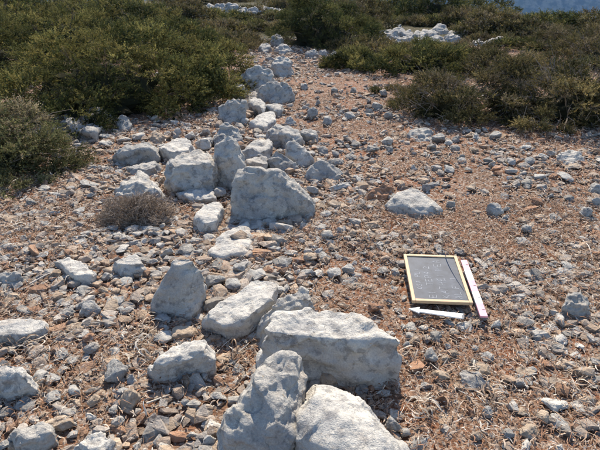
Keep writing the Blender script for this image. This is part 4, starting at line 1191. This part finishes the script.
def extrude_outline(name, px, z, thick, mat):
    P = [at_z(u, v, z) for u, v in px]
    c = sum(P, Vector()) / len(P)
    bm = bmesh.new()
    f = bm.faces.new([bm.verts.new(p - c) for p in P])
    r = bmesh.ops.extrude_face_region(bm, geom=[f])
    bmesh.ops.translate(bm, vec=(0, 0, -thick), verts=[g for g in r['geom'] if isinstance(g, bmesh.types.BMVert)])
    bmesh.ops.recalc_face_normals(bm, faces=bm.faces)
    me = bpy.data.meshes.new(name); bm.to_mesh(me); bm.free()
    return me, c
def arrow():
    root = bpy.data.objects.new('north_arrow', None); col.objects.link(root)
    z = 0.040
    me, c = extrude_outline('arrow_body', [(408.8, 308.4), (420.0, 307.0), (419.2, 308.8), (463.5, 313.6), (461.5, 316.0), (463.5, 318.4), (418.8, 311.4), (419.4, 312.8)], z, 0.006, M_WHITE)
    root.location = c
    b = new_obj('arrow_body', me, M_WHITE, root)
    me2, c2 = extrude_outline('tail_mark', [(462.9, 313.9), (464.2, 312.6), (464.2, 319.2), (462.9, 318.2), (461.9, 316.0)], z + 0.0025, 0.002, M_BLACK)
    t = new_obj('tail_mark', me2, M_BLACK, root); t.location = c2 - c
    tag(root, 'white north arrow lying just below the chalkboard', 'arrow')
arrow()
def scale_bar():
    a = at_z(463.6, 260.6, 0.045); b = at_z(484.0, 317.0, 0.040)
    L = (b - a).length; d = (b - a) / L
    root = bpy.data.objects.new('scale_bar', None); col.objects.link(root)
    root.location = (a + b) / 2
    root.rotation_euler = (math.asin(d.z), 0, math.atan2(-d.x, d.y))
    tag(root, 'faded red and white measuring scale bar right of the chalkboard', 'scale bar')
    n = 5
    for k in range(n):
        s = new_obj('segment', box_me('segment', 0.034, L / n - 0.0004, 0.010, 0.001), M_PINK if k % 2 == 0 else M_WHITE, root)
        s.location = (0, -L / 2 + (k + 0.5) * L / n, 0)
        mk = new_obj('tick_mark', box_me('tick_mark', 0.012, 0.003, 0.0008, 0), M_BLACK, root)
        mk.location = (-0.008, -L / 2 + (k + 0.5) * L / n, 0.0055)
scale_bar()

# dry stalks
def stalk(name, pts, r0, label, colr=(0.42, 0.36, 0.28)):
    P = np.array([tuple(p) for p in pts], float); b = P[0].copy()
    t = np.linspace(0, 1, len(P)); ti = np.linspace(0, 1, 14)
    Q = np.stack([np.interp(ti, t, P[:, k]) for k in range(3)], -1)
    for _ in range(2): Q[1:-1] = (Q[:-2] + 2 * Q[1:-1] + Q[2:]) / 4
    V, Fq = tube([(Q - b, np.linspace(r0, r0 * 0.5, len(Q)))], 5)
    o = new_obj(name, np_mesh(name, V, Fq, np.tile(np.array(colr), (len(V), 1)), True), M_TWIG, None, Vector(b))
    tag(o, label, 'dry stalk', 'single dry stalks')
g = at_ground(442, 250)
stalk('dry_stalk', [g + Vector((0, 0, -0.01)), at_z(444, 257, 0.06) + sun_dir * 0.12, at_z(449, 268, 0.06) + sun_dir * 0.19, at_z(456, 279, 0.058) + sun_dir * 0.255, at_z(464, 290, 0.056) + sun_dir * 0.31], 0.0034,
      'thin dry stalk standing behind the chalkboard, casting a curved shadow on it')
g = at_ground(146, 417)
stalk('dry_stalk', [g + Vector((0, 0, -0.005)), g + Vector((0.004, 0, 0.025)), g + Vector((-0.004, 0.005, 0.05)), g + Vector((-0.006, 0.02, 0.06))], 0.0035,
      'short white stalk standing on bare red soil at lower left', (0.62, 0.57, 0.50))
a = at_ground(147, 405); b = at_ground(170, 397)
stalk('dry_stalk', [a + Vector((0, 0, 0.008)), (a + b) / 2 + Vector((0, -0.004, 0.014)), b + Vector((0, 0, 0.012))], 0.0045, 'pale stick lying behind the short white stalk at lower left', (0.52, 0.46, 0.38))
for (p, q, lb) in [((580, 240), (592, 262), 'pale thin stick near the right edge beside the dark flat stone'), ((468, 130), (474, 143), 'white thin stick at the foot of the olive twiggy shrub'),
                   ((30, 286), (62, 272), 'thin pale stick below the flat pale slab in the left rubble')]:
    a = at_ground(*p); b = at_ground(*q)
    stalk('dry_stalk', [a + Vector((0, 0, 0.012)), (a + b) / 2 + Vector((0.012, 0.0, 0.03)), b + Vector((0, 0, 0.01))], 0.004, lb, (0.58, 0.52, 0.44))
